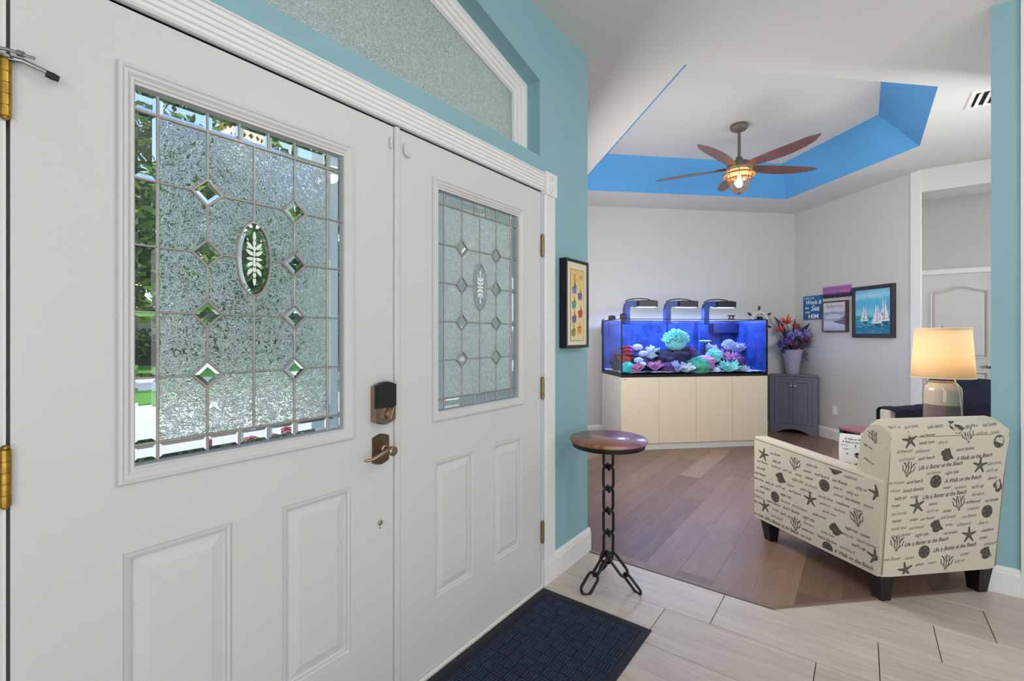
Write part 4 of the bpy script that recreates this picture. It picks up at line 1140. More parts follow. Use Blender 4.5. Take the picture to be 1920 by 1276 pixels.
def coral(kind, mk, x, y, z, s, label, name=None, seed=1, extra=None):
    s *= 1.22
    rng = random.Random(seed); m = MB(); mats_ = [CM[mk], CM[extra or 'rock']]
    if kind == 'cluster':     # hundreds of short fingers on a dark foot
        lump(m, (0, 0, s*.2), s*.5, seed, (1, .8, .7), .3, mi=1); m.sphere((0, 0, s*.30), s*.62, 16, 10, 0, (1.05, .85, .85))
        for k in range(300):
            d = Vector((rng.gauss(0, 1), rng.gauss(0, .8), abs(rng.gauss(0, .8))+.1)).normalized(); a = Vector((0, 0, s*.28))+d*s*.5; e = Vector((0, 0, s*.28))+d*s*rng.uniform(.68, .86)
            e.z = max(e.z, .01); m.tube([a, (a+e)/2+Vector((rng.gauss(0, s*.03), 0, rng.gauss(0, s*.03))), e], [s*.035, s*.052, s*.038], 5)
    elif kind == 'dome':
        lump(m, (0, 0, s*.55), s*.62, seed, (1, .9, .62), .10, 6, 24, 16); m.tube([(0, 0, 0), (0, 0, s*.4)], [s*.4, s*.3], 8, m=1)
    elif kind == 'stack':
        for k, (dx, dz, r) in enumerate(((0, .45, .5), (.35, .9, .45), (-.1, 1.3, .5))): lump(m, (dx*s, 0, dz*s), r*s, seed+k, (1.1, .9, .55), .12, 4); m.tube([(dx*s, 0, max(0, dz*s-.4*s)), (dx*s, 0, dz*s)], s*.15, 6, m=1)
        m.tube([(0, 0, 0), (0, 0, .5*s)], s*.3, 7, m=1)
    elif kind == 'mound':
        lump(m, (0, 0, s*.35), s*.7, seed, (1.05, .85, .78), .28, 2.6, 28, 18)
    elif kind == 'branch':
        for k in range(26):
            d = Vector((rng.gauss(0, 1), rng.gauss(0, .8), abs(rng.gauss(0, .9))+.35)).normalized(); e = d*s*rng.uniform(.7, 1.05)
            m.tube([(0, 0, 0), e*.5, e], [s*.10, s*.08, s*.055], 6)
            for q_ in range(2):
                g = e*.6+Vector((rng.gauss(0, .2), rng.gauss(0, .2), rng.uniform(.1, .3)))*s; m.tube([e*.5, g], [s*.06, s*.04], 5)
    elif kind == 'plate':
        for k in range(4):
            a = k*.9; z_ = s*(.25+.3*k); r = s*(.8-.1*k)
            m.loft([[(cos(2*pi*i/22)*r*f*(1+.12*sin(5*2*pi*i/22+k)), sin(2*pi*i/22)*r*f*.8, z_+h+.04*s*sin(6*pi*i/22)) for i in range(22)] for f, h in ((.2, -.1*s), (.8, .0), (1, .06*s), (.95, .09*s), (.3, .02*s))])
        m.tube([(0, 0, 0), (0, 0, s*1.2)], s*.28, 8, m=1)
    elif kind == 'tuft':
        m.tube([(0, 0, 0), (s*.1, 0, s*1.6)], [s*.22, s*.12], 7, m=1)
        for k in range(40):
            a = rng.uniform(0, 6.28); l = s*rng.uniform(.5, .8); m.tube([(s*.1, 0, s*1.5), (s*.1+cos(a)*l*.6, sin(a)*l*.6, s*1.85), (s*.1+cos(a)*l, sin(a)*l, s*1.75)], [s*.05, s*.05, s*.06], 5)
    elif kind == 'rock':
        lump(m, (0, 0, s*.4), s*.75, seed, (1.2, .85, .75), .55, 2.4, 26, 18)
    o = m.build(name or ('live_rock' if kind == 'rock' else 'coral'), mats_, None, smooth=(kind not in ('cluster',)), angle=70)
    o.location = aqp(x, y, z); o.rotation_euler = (0, 0, R45)
    return tag(o, label, 'rock' if kind == 'rock' else 'coral', 'live rocks of the reef' if kind == 'rock' else 'corals in the aquarium')
zs_ = .05
def ax(px, y): # image column on the tank front measured once -> metres along the tank
    return (px-1165)/(1437-1165)*Wd*(1+.02*0)
RK = [(1195, .36, .16, 'dark rock under red corals at the left end'), (1225, .33, .14, 'dark rock ledge right of the red corals'), (1250, .32, .13, 'dark rock left of the big mint coral'), (1282, .30, .22, 'darkest cave rock under the big mint coral'), (1312, .34, .19, 'dark purple rock right of the big mint coral'),
      (1345, .34, .15, 'dark rock behind the mint cluster on the right'), (1390, .33, .17, 'tall dark rock near the right end'), (1372, .42, .12, 'low dark rock behind the bright frag at right')]
for k, (px, y_, s_, lb_) in enumerate(RK): coral('rock', 'rock', ax(px, y_), y_, zs_, s_, lb_, seed=20+k)
CL = [('plate', 'rose', 1192, .30, .16, .12, 'rose red plate coral high at the left end', 3, 'rust'), ('mound', 'rust', 1188, .26, .14, .085, 'rust coral mound under the rose plate coral', 5, None),
      ('dome', 'lav', 1212, .28, .27, .085, 'upper lavender dome coral beside the rose plates', 6, None), ('dome', 'lav', 1218, .20, .20, .08, 'lower lavender dome coral beside the rose plates', 7, None),
      ('dome', 'lav', 1205, .14, .13, .075, 'pale lavender dome coral low left, in front', 8, None), ('mound', 'teal', 1184, .12, .05, .10, 'sea teal coral mound at bottom left corner', 9, None),
      ('branch', 'pink', 1197, .07, .05, .10, 'pink branching coral on sand at bottom left', 10, None), ('dome', 'white', 1208, .06, .11, .05, 'small white round coral above the bottom-left sand', 11, None),
      ('branch', 'white', 1238, .24, .26, .085, 'white branching coral left of the big mint coral', 12, None), ('branch', 'white', 1234, .22, .20, .07, 'small white tipped coral on the left rock ledge', 13, None),
      ('branch', 'pink', 1232, .10, .07, .11, 'pink lumpy coral on sand left of the purple ball', 14, None), ('mound', 'plum', 1256, .10, .06, .09, 'round plum coral ball on the sand', 15, None),
      ('cluster', 'mint', 1282, .24, .33, .165, 'largest mint green finger coral crowning the reef', 16, None), ('branch', 'lav', 1272, .08, .06, .10, 'lavender branching coral on sand under the reef centre', 17, None),
      ('branch', 'white', 1286, .05, .05, .10, 'pale blue-white coral on sand at the reef centre', 18, None), ('mound', 'green', 1313, .10, .05, .15, 'largest green striped mound at the reef foot', 19, None),
      ('mound', 'pink', 1330, .14, .09, .13, 'pink mound pressed against the green striped mound', 20, None), ('branch', 'plum', 1308, .26, .23, .11, 'purple branching coral right of the mint crown', 21, None),
      ('cluster', 'mint', 1353, .20, .17, .105, 'medium mint finger coral right of centre', 22, None), ('tuft', 'mint', 1342, .30, .24, .075, 'small mint tuft on a thin stalk', 23, None),
      ('branch', 'mint', 1370, .07, .05, .13, 'bright mint branching coral on sand at right', 24, None), ('branch', 'pink', 1370, .28, .20, .10, 'pink branching coral behind the medium mint coral', 25, None),
      ('cluster', 'lav', 1388, .26, .31, .085, 'pale dome of soft coral high at the right', 26, None), ('mound', 'plum', 1392, .18, .10, .13, 'dark plum coral mound near the right end', 27, None),
      ('branch', 'pink', 1382, .17, .17, .10, 'purple-pink coral beside the dark plum mound', 28, None), ('branch', 'lav', 1425, .42, .27, .10, 'lavender coral in the right rear corner', 29, None),
      ('mound', 'white', 1345, .06, .05, .045, 'small white rubble piece on the sand', 30, None), ('branch', 'white', 1404, .10, .05, .06, 'little white coral at the right sand edge', 31, None), ('branch', 'lav', 1356, .32, .27, .09, 'lavender branch coral behind the medium mint coral', 32, None)]
for kd, mk, px, y_, z_, s_, lb_, sd_, ex in CL: coral(kd, mk, ax(px, y_), y_, z_, s_, lb_, seed=sd_, extra=ex)
m = MB(); m.tube([(0, 0, 0), (.01, 0, .1), (0, .01, .2), (.02, 0, .27)], [.03, .045, .035, .02], 8); o = m.build('live_rock', CM['plum'], None, smooth=True); o.location = aqp(.10, .42, .06)
tag(o, 'tall dark purple rock spire behind the left glass end', 'rock', 'live rocks of the reef')
# three reef lamps with arm, head and cable
M_lampc = mat('black_lamp_housing', '#14161f', .35)
def reef_lamp(b0, label):
    r = empty('aquarium_lamp', (*bp(b0, 5.30)[:2], 1.474), R45, label=label, cat='lamp', group='reef lamps over the aquarium')
    m = MB(); arc = [(0, -.24), (0, .10)] 
    out_ = [(0, -.05), (0, .13), (.012, .19), (.04, .222), (.085, .235), (.17, .235)]; inn_ = [(.17, .165), (.085, .165), (.078, .16), (.072, .15), (.070, .12), (.070, -.05)]
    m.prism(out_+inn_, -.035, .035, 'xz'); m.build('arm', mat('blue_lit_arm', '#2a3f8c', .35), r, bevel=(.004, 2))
    m = MB(); m.box(.16, .40, -.075, .075, .160, .232); h = m.build('lamp_head', M_lampc, r, bevel=(.006, 2))
    m = MB(); m.box(.18, .385, -.055, .055, .157, .1605); m.build('led_panel', mat('blue_white_led', '#bcd0ff', .4, emit='#8fb2ff', estr=6), h)
    m = MB()
    for k in range(7): m.box(.20+k*.026, .21+k*.026, -.06, .06, .232, .238)
    m.build('cooling_fin', M_lampc, h)
    m = MB(); m.tube([(.02, 0, .225), (.08, .0, .250), (.20, .0, .262), (.30, .0, .254), (.36, .0, .234)], .006, 6); m.build('cable', M_rubber, r, smooth=True)
for b0, lbl in ((2.09, 'leftmost of three black reef lamps over the aquarium'), (2.605, 'middle one of three black reef lamps over the aquarium'), (3.10, 'rightmost of three black reef lamps over the aquarium')): reef_lamp(b0, lbl)
for bb in (2.30, 2.89, 3.44):
    v = bp(bb, 5.30); light('AREA', 'reef_led', (v.x, v.y, 1.625), 10, (.42, .56, 1.0), .20, (0, 0, R45)); w_ = bp(bb-.16, 5.42); light('POINT', 'reef_wall_fill', (w_.x, w_.y, 1.60), .9, (.62, .74, 1.0), radius=.02)  # extra point lights added for the blue-white glow on the wall
# things on the rim
for nm, x_, y_, w_, h_, lb_ in (('feeder', .03, .42, .07, .045, 'dark feeder box on the left rear rim corner'), ('pump_controller', .09, .20, .06, .06, 'blue pump block on the left rim'), ('magnet_cleaner', .02, .02, .045, .05, 'black magnet block on the front left rim corner')):
    o = MB(); o.box(-w_/2, w_/2, -w_/2, w_/2, 0, h_); o.box(-w_/3, w_/3, -w_/3, w_/3, h_, h_+.008); ob = o.build(nm, mat('navy_plastic', '#1d2c66' if 'blue' in lb_ else '#161c33', .4), None, bevel=(.005, 2))
    ob.location = aqp(x_+w_/2-.02, y_, ZA+.0065); ob.rotation_euler = (0, 0, R45); tag(ob, lb_, 'aquarium device')
o = MB(); o.box(-.04, .04, -.012, .012, .03, .045); o.box(-.028, -.016, -.010, .010, 0, .03); o.box(.016, .028, -.010, .010, 0, .03); o.box(-.035, .035, -.014, .014, 0, .006)
ob = o.build('frag_clip', M_edge, None, bevel=(.002, 1)); ob.location = aqp(ax(1367, 0), .0, ZA+.0065); ob.rotation_euler = (0, 0, R45); tag(ob, 'small black clip on the front rim right of the lamps', 'aquarium device')
o = MB(); o.tube([(0, .0, .02), (-.03, .0, .0), (-.036, 0, -.1), (-.034, 0, -.18), (-.02, 0, -.20)], .005, 6)
ob = o.build('air_hose', M_rubber, None, smooth=True); ob.location = aqp(.0, .56, ZA+.008); ob.rotation_euler = (0, 0, R45); tag(ob, 'thin black hose hanging at the left rear aquarium corner', 'hose')
# fish
m = MB(); L = []
for t in range(9):
    u = t/8; h = .028*sin(pi*min(1, u*1.15))**.7+.002; L.append([(-.05+u*.1, .35*h*cos(a*pi/4), h*sin(a*pi/4)) for a in range(8)])
m.loft(L); m.prism([(.045, 0), (.07, .022), (.063, 0), (.07, -.022)], -.002, .002, 'xz'); m.prism([(-.02, .02), (.0, .042), (.03, .02)], -.0015, .0015, 'xz')
ob = m.build('fish', mat('dark_fish_skin', '#151632', .4), None, smooth=True); ob.location = aqp(.045, .30, .22); ob.rotation_euler = (0, radians(60), radians(45)); tag(ob, 'dark tang fish nosing down behind the left end glass', 'fish')

# ---- corner cabinet with vase
M_slate = mat('slate_purple_paint', '#706d80', .5, bump=(120, .08, .001), var=.04)
F0 = Vector((5.962+.0, 0, 0))
# front face runs along -y (45 degrees to both walls)
cA = Vector((7.085, 1.115, 0)); cB = Vector((7.085, .575, 0))
cA = Vector((6.26*.7986+3.475*.6018, 6.26*.6018-3.475*.7986, 0)); cB = Vector((5.93*.7986+3.905*.6018, 5.93*.6018-3.905*.7986, 0))
xf = (cA.x+cB.x)/2; ymid = (cA.y+cB.y)/2
cc = empty('corner_cabinet', (xf, ymid, 0), 0, label='slate purple corner cabinet with two doors and arched base', cat='cabinet')
HW = .268
foot = [(.0, HW), (.0, -HW), (.09, -HW-.0), (.09+2*0, -HW)]
foot = [(0, HW), (0, -HW), (.05, -HW), (.05+HW, 0), (.05, HW)]   # five-sided plan fits the corner
foot = [(0, HW), (0, -HW), (.03, -HW), (.03+HW-.02, -.02), (.03+HW-.02, .02), (.03, HW)]
m = MB(); m.prism([(x*1.0+.02, y*.985) for x, y in foot], .09, .755, 'xy'); m.build('body', M_slate, cc)
m = MB(); m.prism([(x-.012 if x < .01 else x, y*1.03) for x, y in foot], .755, .778, 'xy'); m.build('top', M_slate, cc, bevel=(.003, 2))
# face frame with arched apron
def yzplate(mb, poly, x0, x1): mb.prism(poly, x0, x1, 'yz')
m = MB()
arch = [(-HW, .001), (-HW+.075, .001)] + [(-HW+.075+(2*HW-.15)*t/12, .001+.062*sin(pi*t/12)) for t in range(1, 12)] + [(HW-.075, .001), (HW, .001), (HW, .125), (-HW, .125)]
yzplate(m, arch, 0, .02)
m.box(0, .02, -HW, -HW+.055, .125, .755); m.box(0, .02, HW-.055, HW, .125, .755); m.box(0, .02, -HW+.055, HW-.055, .715, .755)
m.build('face_frame', M_slate, cc)
for s in (-1, 1):
    y0_, y1_ = (.0015, HW-.058) if s > 0 else (-HW+.058, -.0015)
    m = MB(); z0_, z1_ = .128, .712
    def lp(i, x): return [(x, y0_+i, z0_+i), (x, y1_-i, z0_+i), (x, y1_-i, z1_-i), (x, y0_+i, z1_-i)]
    m.loft([lp(0, .018), lp(0, .004), lp(.001, .002), lp(.040, .002), lp(.044, .006), (lp(.046, .010))], True, True, True)
    d_ = m.build('door', M_slate, cc)
    k = MB(); k.lathe([(.006, 0), (.006, .010), (.012, .014), (.014, .022), (.008, .029)], 14); k.v = [(.002-a[2], s*.024+a[0], .63+a[1]) for a in k.v]; k.build('knob', mat('polished_nickel', '#e6e6ea', .3, .7), d_, smooth=True)
# vase
M_vase = mat('lavender_woven_ceramic', '#aea6c2', .55, var=.22, vscale=55, bump=(60, .8, .006))
vx, vy = xf+.13, ymid+.02
vs_ = empty('vase', (vx, vy, .778), label='tall lavender-grey textured vase on the corner cabinet', cat='vase')
m = MB(); m.lathe([(.072, .0), (.075, .01), (.088, .12), (.108, .24), (.128, .325), (.124, .325), (.104, .24), (.085, .12), (.06, .02)], 28, cap1=True); m.build('body', M_vase, vs_, smooth=True)
fb = empty('flower_arrangement', (vx, vy, .80), label='silk bouquet of orange spiky blooms and purple flowers in the vase', cat='flowers')
M_or = mat('orange_red_petal', '#d8482f', .5, var=.2, vscale=30); M_pu = mat('purple_petal', '#5a4690', .6, var=.3, vscale=30); M_dl = mat('dark_blue_green_leaf', '#26324a', .5, var=.4, vscale=12); M_vi = mat('violet_grey_leaf', '#4b4166', .6, var=.3, vscale=12)
M_plumf = mat('plum_rose_petal', '#8a3e5c', .6, var=.3, vscale=30); M_lil = mat('lilac_petal', '#8f83c2', .6, var=.2, vscale=30)
rng = random.Random(12)
Rv = Vector((.602, -.799, 0)); Fv = Vector((.799, .602, 0))   # across / away, as one faces the corner
def fpos(px, py, dep=0.0):
    Zc = 6.0; v = Rv*((px-1492)/870*Zc)+Fv*dep+Vector((0, 0, (697-py)/870*Zc-.02))
    b_ = ((vx+v.x)-(vy+v.y))*q; p_ = ((vx+v.x)+(vy+v.y))*q      # keep every tip clear of the two walls
    if b_ > 4.70: k_ = 4.70/b_; v = Vector(((vx+v.x)*k_-vx, (vy+v.y)*k_-vy, (v.z+.80-1.295)*k_+1.295-.80)); p_ *= k_
    if p_ > 5.74: v -= Vector((q, q, 0))*(p_-5.74)
    return v
def spiky(c, s, mt, n=16, name='orange_bloom'):
    m = MB()
    for k in range(n):
        d = Vector((rng.gauss(0, 1), rng.gauss(0, 1), abs(rng.gauss(0, .9))+.25)).normalized(); sd = d.cross(Vector((.3, .2, 1))).normalized()
        L = s*rng.uniform(.8, 1.15)
        m.loft([[d*L*t+sd*w_*s, d*L*t+d.cross(sd)*w_*s*.5, d*L*t-sd*w_*s, d*L*t-d.cross(sd)*w_*s*.5] for t, w_ in ((0, .03), (.4, .11), (.8, .06), (1, .005))])
    o = m.build(name, mt, fb, loc=c); return o
def stem(c, name='stem'):
    m = MB(); m.tube([(0, 0, .25), c*.6+Vector((0, 0, .1)), c], .004, 5); m.build(name, M_dl, fb)
for px, py, s_ in ((1479, 594, .13), (1471, 610, .13), (1497, 607, .12)):
    c = fpos(px, py, rng.uniform(-.05, .03)); stem(c); spiky(c-Vector((0, 0, s_*.35)), s_, M_or)
for px, py, s_, mt_, nm in ((1507, 620, .085, M_lil, 'purple_bloom'), (1461, 639, .055, M_pu, 'purple_bloom'), (1510, 632, .06, M_plumf, 'plum_bloom'), (1487, 638, .055, M_plumf, 'plum_bloom'), (1490, 622, .08, M_lil, 'purple_bloom'), (1498, 652, .035, mat('peach_petal', '#c98f7c', .6), 'peach_bloom'), (1478, 632, .07, M_pu, 'purple_bloom')):
    c = fpos(px, py, -.08); stem(c); m = MB()
    for k in range(26):
        d = Vector((rng.gauss(0, 1), rng.gauss(0, 1), rng.gauss(0, 1))).normalized(); sd = d.orthogonal().normalized(); L = s_
        m.loft([[d*L*t+sd*w_*s_, d*L*t+d.cross(sd)*w_*s_*.3, d*L*t-sd*w_*s_, d*L*t-d.cross(sd)*w_*s_*.3] for t, w_ in ((.05, .05), (.6, .34), (1, .12))])
    m.build(nm, mt_, fb, loc=c)
def leafb(a, b_, w_, mt_, name='leaf'):
    a = Vector(a); b_ = Vector(b_); d = (b_-a); sd = d.cross(Fv).normalized(); m = MB(); mid = Vector((0, 0, d.length*.12))
    m.loft([[a+d*t+mid*sin(pi*t)+sd*w_*k, a+d*t+mid*sin(pi*t)-Fv*w_*.15, a+d*t+mid*sin(pi*t)-sd*w_*k, a+d*t+mid*sin(pi*t)+Fv*.003] for t, k in ((0, .15), (.3, .9), (.6, 1), (.85, .5), (1, .03))]); m.build(name, mt_, fb)
base_ = Vector((0, 0, .27))
for px, py, w_, mt_ in ((1457, 586, .035, M_dl), (1490, 590, .02, M_dl), (1519, 599, .035, M_dl), (1524, 618, .045, M_dl), (1466, 652, .05, M_dl), (1474, 648, .06, M_dl), (1520, 640, .04, M_vi), (1516, 660, .05, M_vi), (1505, 645, .06, M_dl), (1512, 610, .05, M_vi), (1484, 655, .05, M_dl), (1498, 600, .05, M_vi), (1482, 612, .06, M_vi), (1467, 628, .05, M_vi), (1476, 618, .05, M_lil), (1491, 628, .06, M_vi), (1514, 672, .035, M_vi), (1518, 625, .05, M_dl), (1500, 640, .06, M_dl), (1488, 646, .06, M_vi)):
    leafb(base_, fpos(px, py, rng.uniform(-.1, .08)), w_, mt_)
for px, py in ((1529, 611), (1534, 624), (1532, 632), (1541, 645), (1526, 618), (1531, 640), (1537, 618)):
    c = fpos(px, py, rng.uniform(-.05, .05)); m = MB(); m.tube([base_, base_*.45+c*.55+Vector((0, 0, .03)), c], [.0045, .003, .001], 5); m.build('grass_blade', M_dl, fb)

# ---- ship wheel on the back wall
wv = bp(4.205, PB-.022, 1.497)
sw = empty('ship_wheel', wv, R45, label='white ship wheel with black handles on wall behind aquarium', cat='wall decor')
M_ww = mat('white_painted_wood', '#dcdad4', .5); M_bl = mat('black_painted_wood', '#17171a', .45)
m = MB()
def ringf(m, r0, r1, y0_, y1_, n=40): m.loft([[(cos(2*pi*i/n)*r, y_, sin(2*pi*i/n)*r) for i in range(n)] for r, y_ in ((r0, y0_), (r1, y0_), (r1, y1_), (r0, y1_), (r0, y0_))], True, False, False)
ringf(m, .095, .122, -.012, .012); m.build('rim', M_ww, sw, smooth=True, angle=30)
m = MB(); ringf(m, .012, .042, -.016, .014); ringf(m, .046, .052, -.014, .014); m.build('hub', M_bl, sw, smooth=True, angle=30)
for k in range(6):
    a = radians(30+60*k); d = Vector((cos(a), 0, sin(a)))
    m = MB(); m.tube([d*.04, d*.14], .007, 8); m.build('spoke', M_ww, sw, smooth=True)
    m = MB(); m.tube([d*.138, d*.15, d*.175, d*.195], [.008, .011, .0125, .008], 8); m.build('handle', M_bl, sw, smooth=True)

# ---- pictures
def text_part(name, body, parent, cx, cz, size, mt_, x_, shear=.0, bold=0.0, wscale=1.0, yside=None, ang=0.0):
    vs, fs = text_mesh(body, shear, bold); m = MB()
    m.add([(cx+(u*cos(ang)-w_*sin(ang))*size*wscale, x_, cz+(u*sin(ang)+w_*cos(ang))*size) for u, w_ in vs], fs); 
    me = bpy.data.meshes.new(name); me.from_pydata(m.v, [], m.f); me.update(); me.materials.append(mt_)
    o = bpy.data.objects.new(name, me); COL.objects.link(o); o.parent = parent; return o
def pic_root(name, p0, p1, z0, z1, label, cat='picture'):
    # local x runs left to right for the viewer, local y into the wall; origin at picture centre on wall_right
    return empty(name, bp(BR, (p0+p1)/2, (z0+z1)/2), radians(-135), label=label, cat=cat)
def flat(mb, P, y_, m=0): mb.add([(u, y_, w_) for u, w_ in P], [tuple(range(len(P)))], m)
# 1 blue sign
r = pic_root('wall_sign', 5.31, 5.62, 1.50, 1.81, 'small blue canvas sign with white lettering above the corner cabinet', 'sign')
m = MB(); m.box(-.152, .152, -.022, -.001, -.155, .155); m.build('canvas', mat('blue_canvas', '#1d5f96', .7, var=.15, vscale=9, bump=(150, .3, .001)), r, bevel=(.003, 2))
M_wl = mat('white_lettering', '#e3eef2', .7)
for body, cx_, cz_, s_, sh_, bo_, ws in (('EVEN THE', -.045, .122, .037, 0, .004, 1), ('Winds &', .02, .066, .078, .25, .012, .95), ('the', -.085, .0, .055, .25, .008, .9), ('Sea', .05, -.012, .105, .25, .016, .95), ('OBEY', -.07, -.062, .038, 0, .004, 1), ('HIM', .025, -.118, .085, 0, .014, 1.15)):
    text_part('lettering', body, r, cx_, cz_, s_, M_wl, -.0228, sh_, bo_, ws)
# 2 sunset panel
def paint_mat(name, stops, scale=(6, 6, 30), dist=1.5, axis=2, amp=.35, h=1.0):
    x = NB(name); x.b.inputs['Roughness'].default_value = .6
    v = x.coords((1, 1, 1)); sp = x.new('ShaderNodeSeparateXYZ'); x.l.new(v, sp.inputs[0])
    n = x.noise(x.coords(scale), 1.2, 6, .6, dist)
    a = x.new('ShaderNodeMath', operation='MULTIPLY_ADD'); a.inputs[1].default_value = 1/h; a.inputs[2].default_value = .5-amp/2; x.l.new(sp.outputs[axis], a.inputs[0])
    b = x.new('ShaderNodeMath', operation='MULTIPLY_ADD'); b.inputs[1].default_value = amp; x.l.new(n, b.inputs[0]); x.l.new(a.outputs[0], b.inputs[2])
    x.col(x.ramp(b.outputs[0], [(p, lin(c)) for p, c in stops])); return x.m
r = pic_root('sunset_painting', 4.882, 5.29, 1.757, 1.90, 'narrow purple and pink sunset canvas above the beach print')
m = MB(); m.box(-.203, .203, -.022, -.001, -.07, .07); m.build('canvas', paint_mat('sunset_paint', [(.18, '#1f1636'), (.34, '#43285c'), (.42, '#8c4f90'), (.55, '#a86cb4'), (.7, '#7a5bb0'), (.9, '#b06aa8')], (5, 5, 40), 1.2, 2, .3, .17), r, bevel=(.002, 1))
m = MB(); rg = random.Random(5)
for k in range(26):
    u = .20-abs(rg.gauss(0, .07)); w_ = rg.uniform(-.015, .066); L_ = rg.uniform(.01, .05); hh = rg.uniform(.002, .006)
    u = min(u, .2-L_*.0); flat(m, [(max(u-L_, -.2), w_), (u-L_*.3, w_+hh), (min(u, .2), w_+hh*.3), (u-L_*.3, w_-hh*.3)], -.0226, rg.randrange(2))
m.build('sun_glow', [mat('coral_paint', '#e8705c', .6), mat('pink_paint', '#e79ab2', .6)], r)
# 3 framed beach print
r = pic_root('beach_print', 4.92, 5.28, 1.335, 1.715, 'framed pale beach print with script lettering under the sunset canvas')
M_fr = mat('weathered_brown_frame', '#4a3f3a', .6, var=.25, vscale=20)
def frame(name, r, hw, hh, w_, d_, mt_, lip=.004, depth_back=-.001):
    m = MB(); L = lambda i, y_: [(-hw+i, y_, -hh+i), (hw-i, y_, -hh+i), (hw-i, y_, hh-i), (-hw+i, y_, hh-i)]
    m.loft([L(0, depth_back), L(0, -d_), L(lip, -d_-.003), L(w_-.003, -d_), L(w_, -d_+.004), L(w_, depth_back)], True, False, False); return m.build(name, mt_, r)
frame('frame', r, .18, .19, .016, .045, M_fr)
m = MB(); m.box(-.166, .166, -.035, -.002, -.176, .176); m.build('print', paint_mat('beach_print_paint', [(.1, '#aab2cc'), (.3, '#c3c8da'), (.42, '#8f9bb8'), (.5, '#b6c0d6'), (.62, '#7f90b4'), (.66, '#c9c8d4'), (.9, '#d2ced8')], (6, 6, 20), .6, 2, .12, .38), r)
M_sc = mat('slate_script', '#5d6c8c', .7); M_wsc = mat('white_script', '#f0f0f4', .7)
text_part('lettering', 'Reflections', r, .0, .125, .062, M_sc, -.0356, .35, .0, .85)
for body, cz_ in (('in the sand', .02), ('beside the sea', -.015)): text_part('lettering', body, r, -.02, cz_, .036, M_wsc, -.0356, .35, .004)
m = MB(); flat(m, [(-.03, -.062), (.03, -.055), (.09, -.04), (.165, -.025), (.165, -.105), (.10, -.095), (.05, -.085)], -.0354); flat(m, [(.1, -.03), (.14, .0), (.165, .01), (.165, -.03)], -.0354)
for k in range(8): u = -.14+k*.018; flat(m, [(u, -.17), (u+.004, -.145-.01*(k % 3)), (u+.008, -.17)], -.0354)
m.build('dunes', mat('grey_violet_paint', '#6d6a86', .7, var=.3, vscale=40), r)
# 4 sailboats
r = pic_root('sailboat_painting', 4.335, 4.85, 1.268, 1.852, 'largest wall picture, dark-framed painting of three white sailboats')
frame('frame', r, .257, .292, .042, .035, mat('charcoal_brown_frame', '#332d33', .5, var=.1))
m = MB(); m.box(-.218, .218, -.026, -.002, -.253, .253); m.build('painting', paint_mat('sea_and_sky_paint', [(.05, '#2a7aa6'), (.18, '#1b6f8c'), (.26, '#4fb0c4'), (.33, '#1f7f8e'), (.40, '#3fa9b8'), (.44, '#8fcbe0'), (.6, '#4fb4e0'), (.75, '#56b9e2'), (.85, '#9ed2ea'), (1, '#5ab4de')], (7, 7, 16), 1.4, 2, .3, .52), r)
m = MB(); rg = random.Random(8)
def boat(u, w_, s_, two=False):
    flat(m, [(u-.055*s_, w_), (u-.02*s_, w_+.10*s_), (u, w_+.23*s_), (u+.006*s_, w_+.10*s_), (u+.004*s_, w_+.005)], -.0268, 0)
    flat(m, [(u+.012*s_, w_+.005), (u+.012*s_, w_+.21*s_), (u+.04*s_, w_+.09*s_), (u+.062*s_, w_+.01)], -.0268, 0)
    flat(m, [(u+.006*s_, w_-.01), (u+.006*s_, w_+.25*s_), (u+.010*s_, w_+.25*s_), (u+.010*s_, w_-.01)], -.0274, 2)
    for k in range(9):
        a = rg.uniform(-.04, .04)*s_; b0 = rg.uniform(.01, .12)*s_; flat(m, [(u+a, w_+b0), (u+a+.005, w_+b0+.03*s_), (u+a+.009, w_+b0)], -.0272, rg.choice((1, 2)))
    flat(m, [(u-.065*s_, w_-.004), (u+.075*s_, w_+.004), (u+.06*s_, w_-.02*s_), (u-.045*s_, w_-.022*s_)], -.027, 0)
    flat(m, [(u-.03*s_, w_-.024*s_), (u+.06*s_, w_-.02*s_), (u+.045*s_, w_-.07*s_), (u+.0*s_, w_-.05*s_)], -.0266, 3)
boat(-.105, -.09, .78); boat(.05, -.115, .95); boat(.135, -.09, 1.05)
m.build('sailboats', [mat('white_sail_paint', '#e2e6ee', .6), mat('lilac_sail_paint', '#a99cbc', .6), mat('mast_paint', '#4c5a7c', .6), mat('deep_teal_paint', '#12586e', .6)], r)
m = MB()
for k in range(40):
    w_ = -.14-rg.random()**1.2*.10; u = rg.uniform(-.21, .17); L_ = rg.uniform(.015, .05); flat(m, [(u, w_), (u+L_*.5, w_+.004), (u+L_, w_), (u+L_*.5, w_-.002)], -.0264, rg.randrange(2))
m.build('waves', [mat('pale_foam_paint', '#a9d8e2', .6), mat('dark_wave_paint', '#15607a', .6)], r)
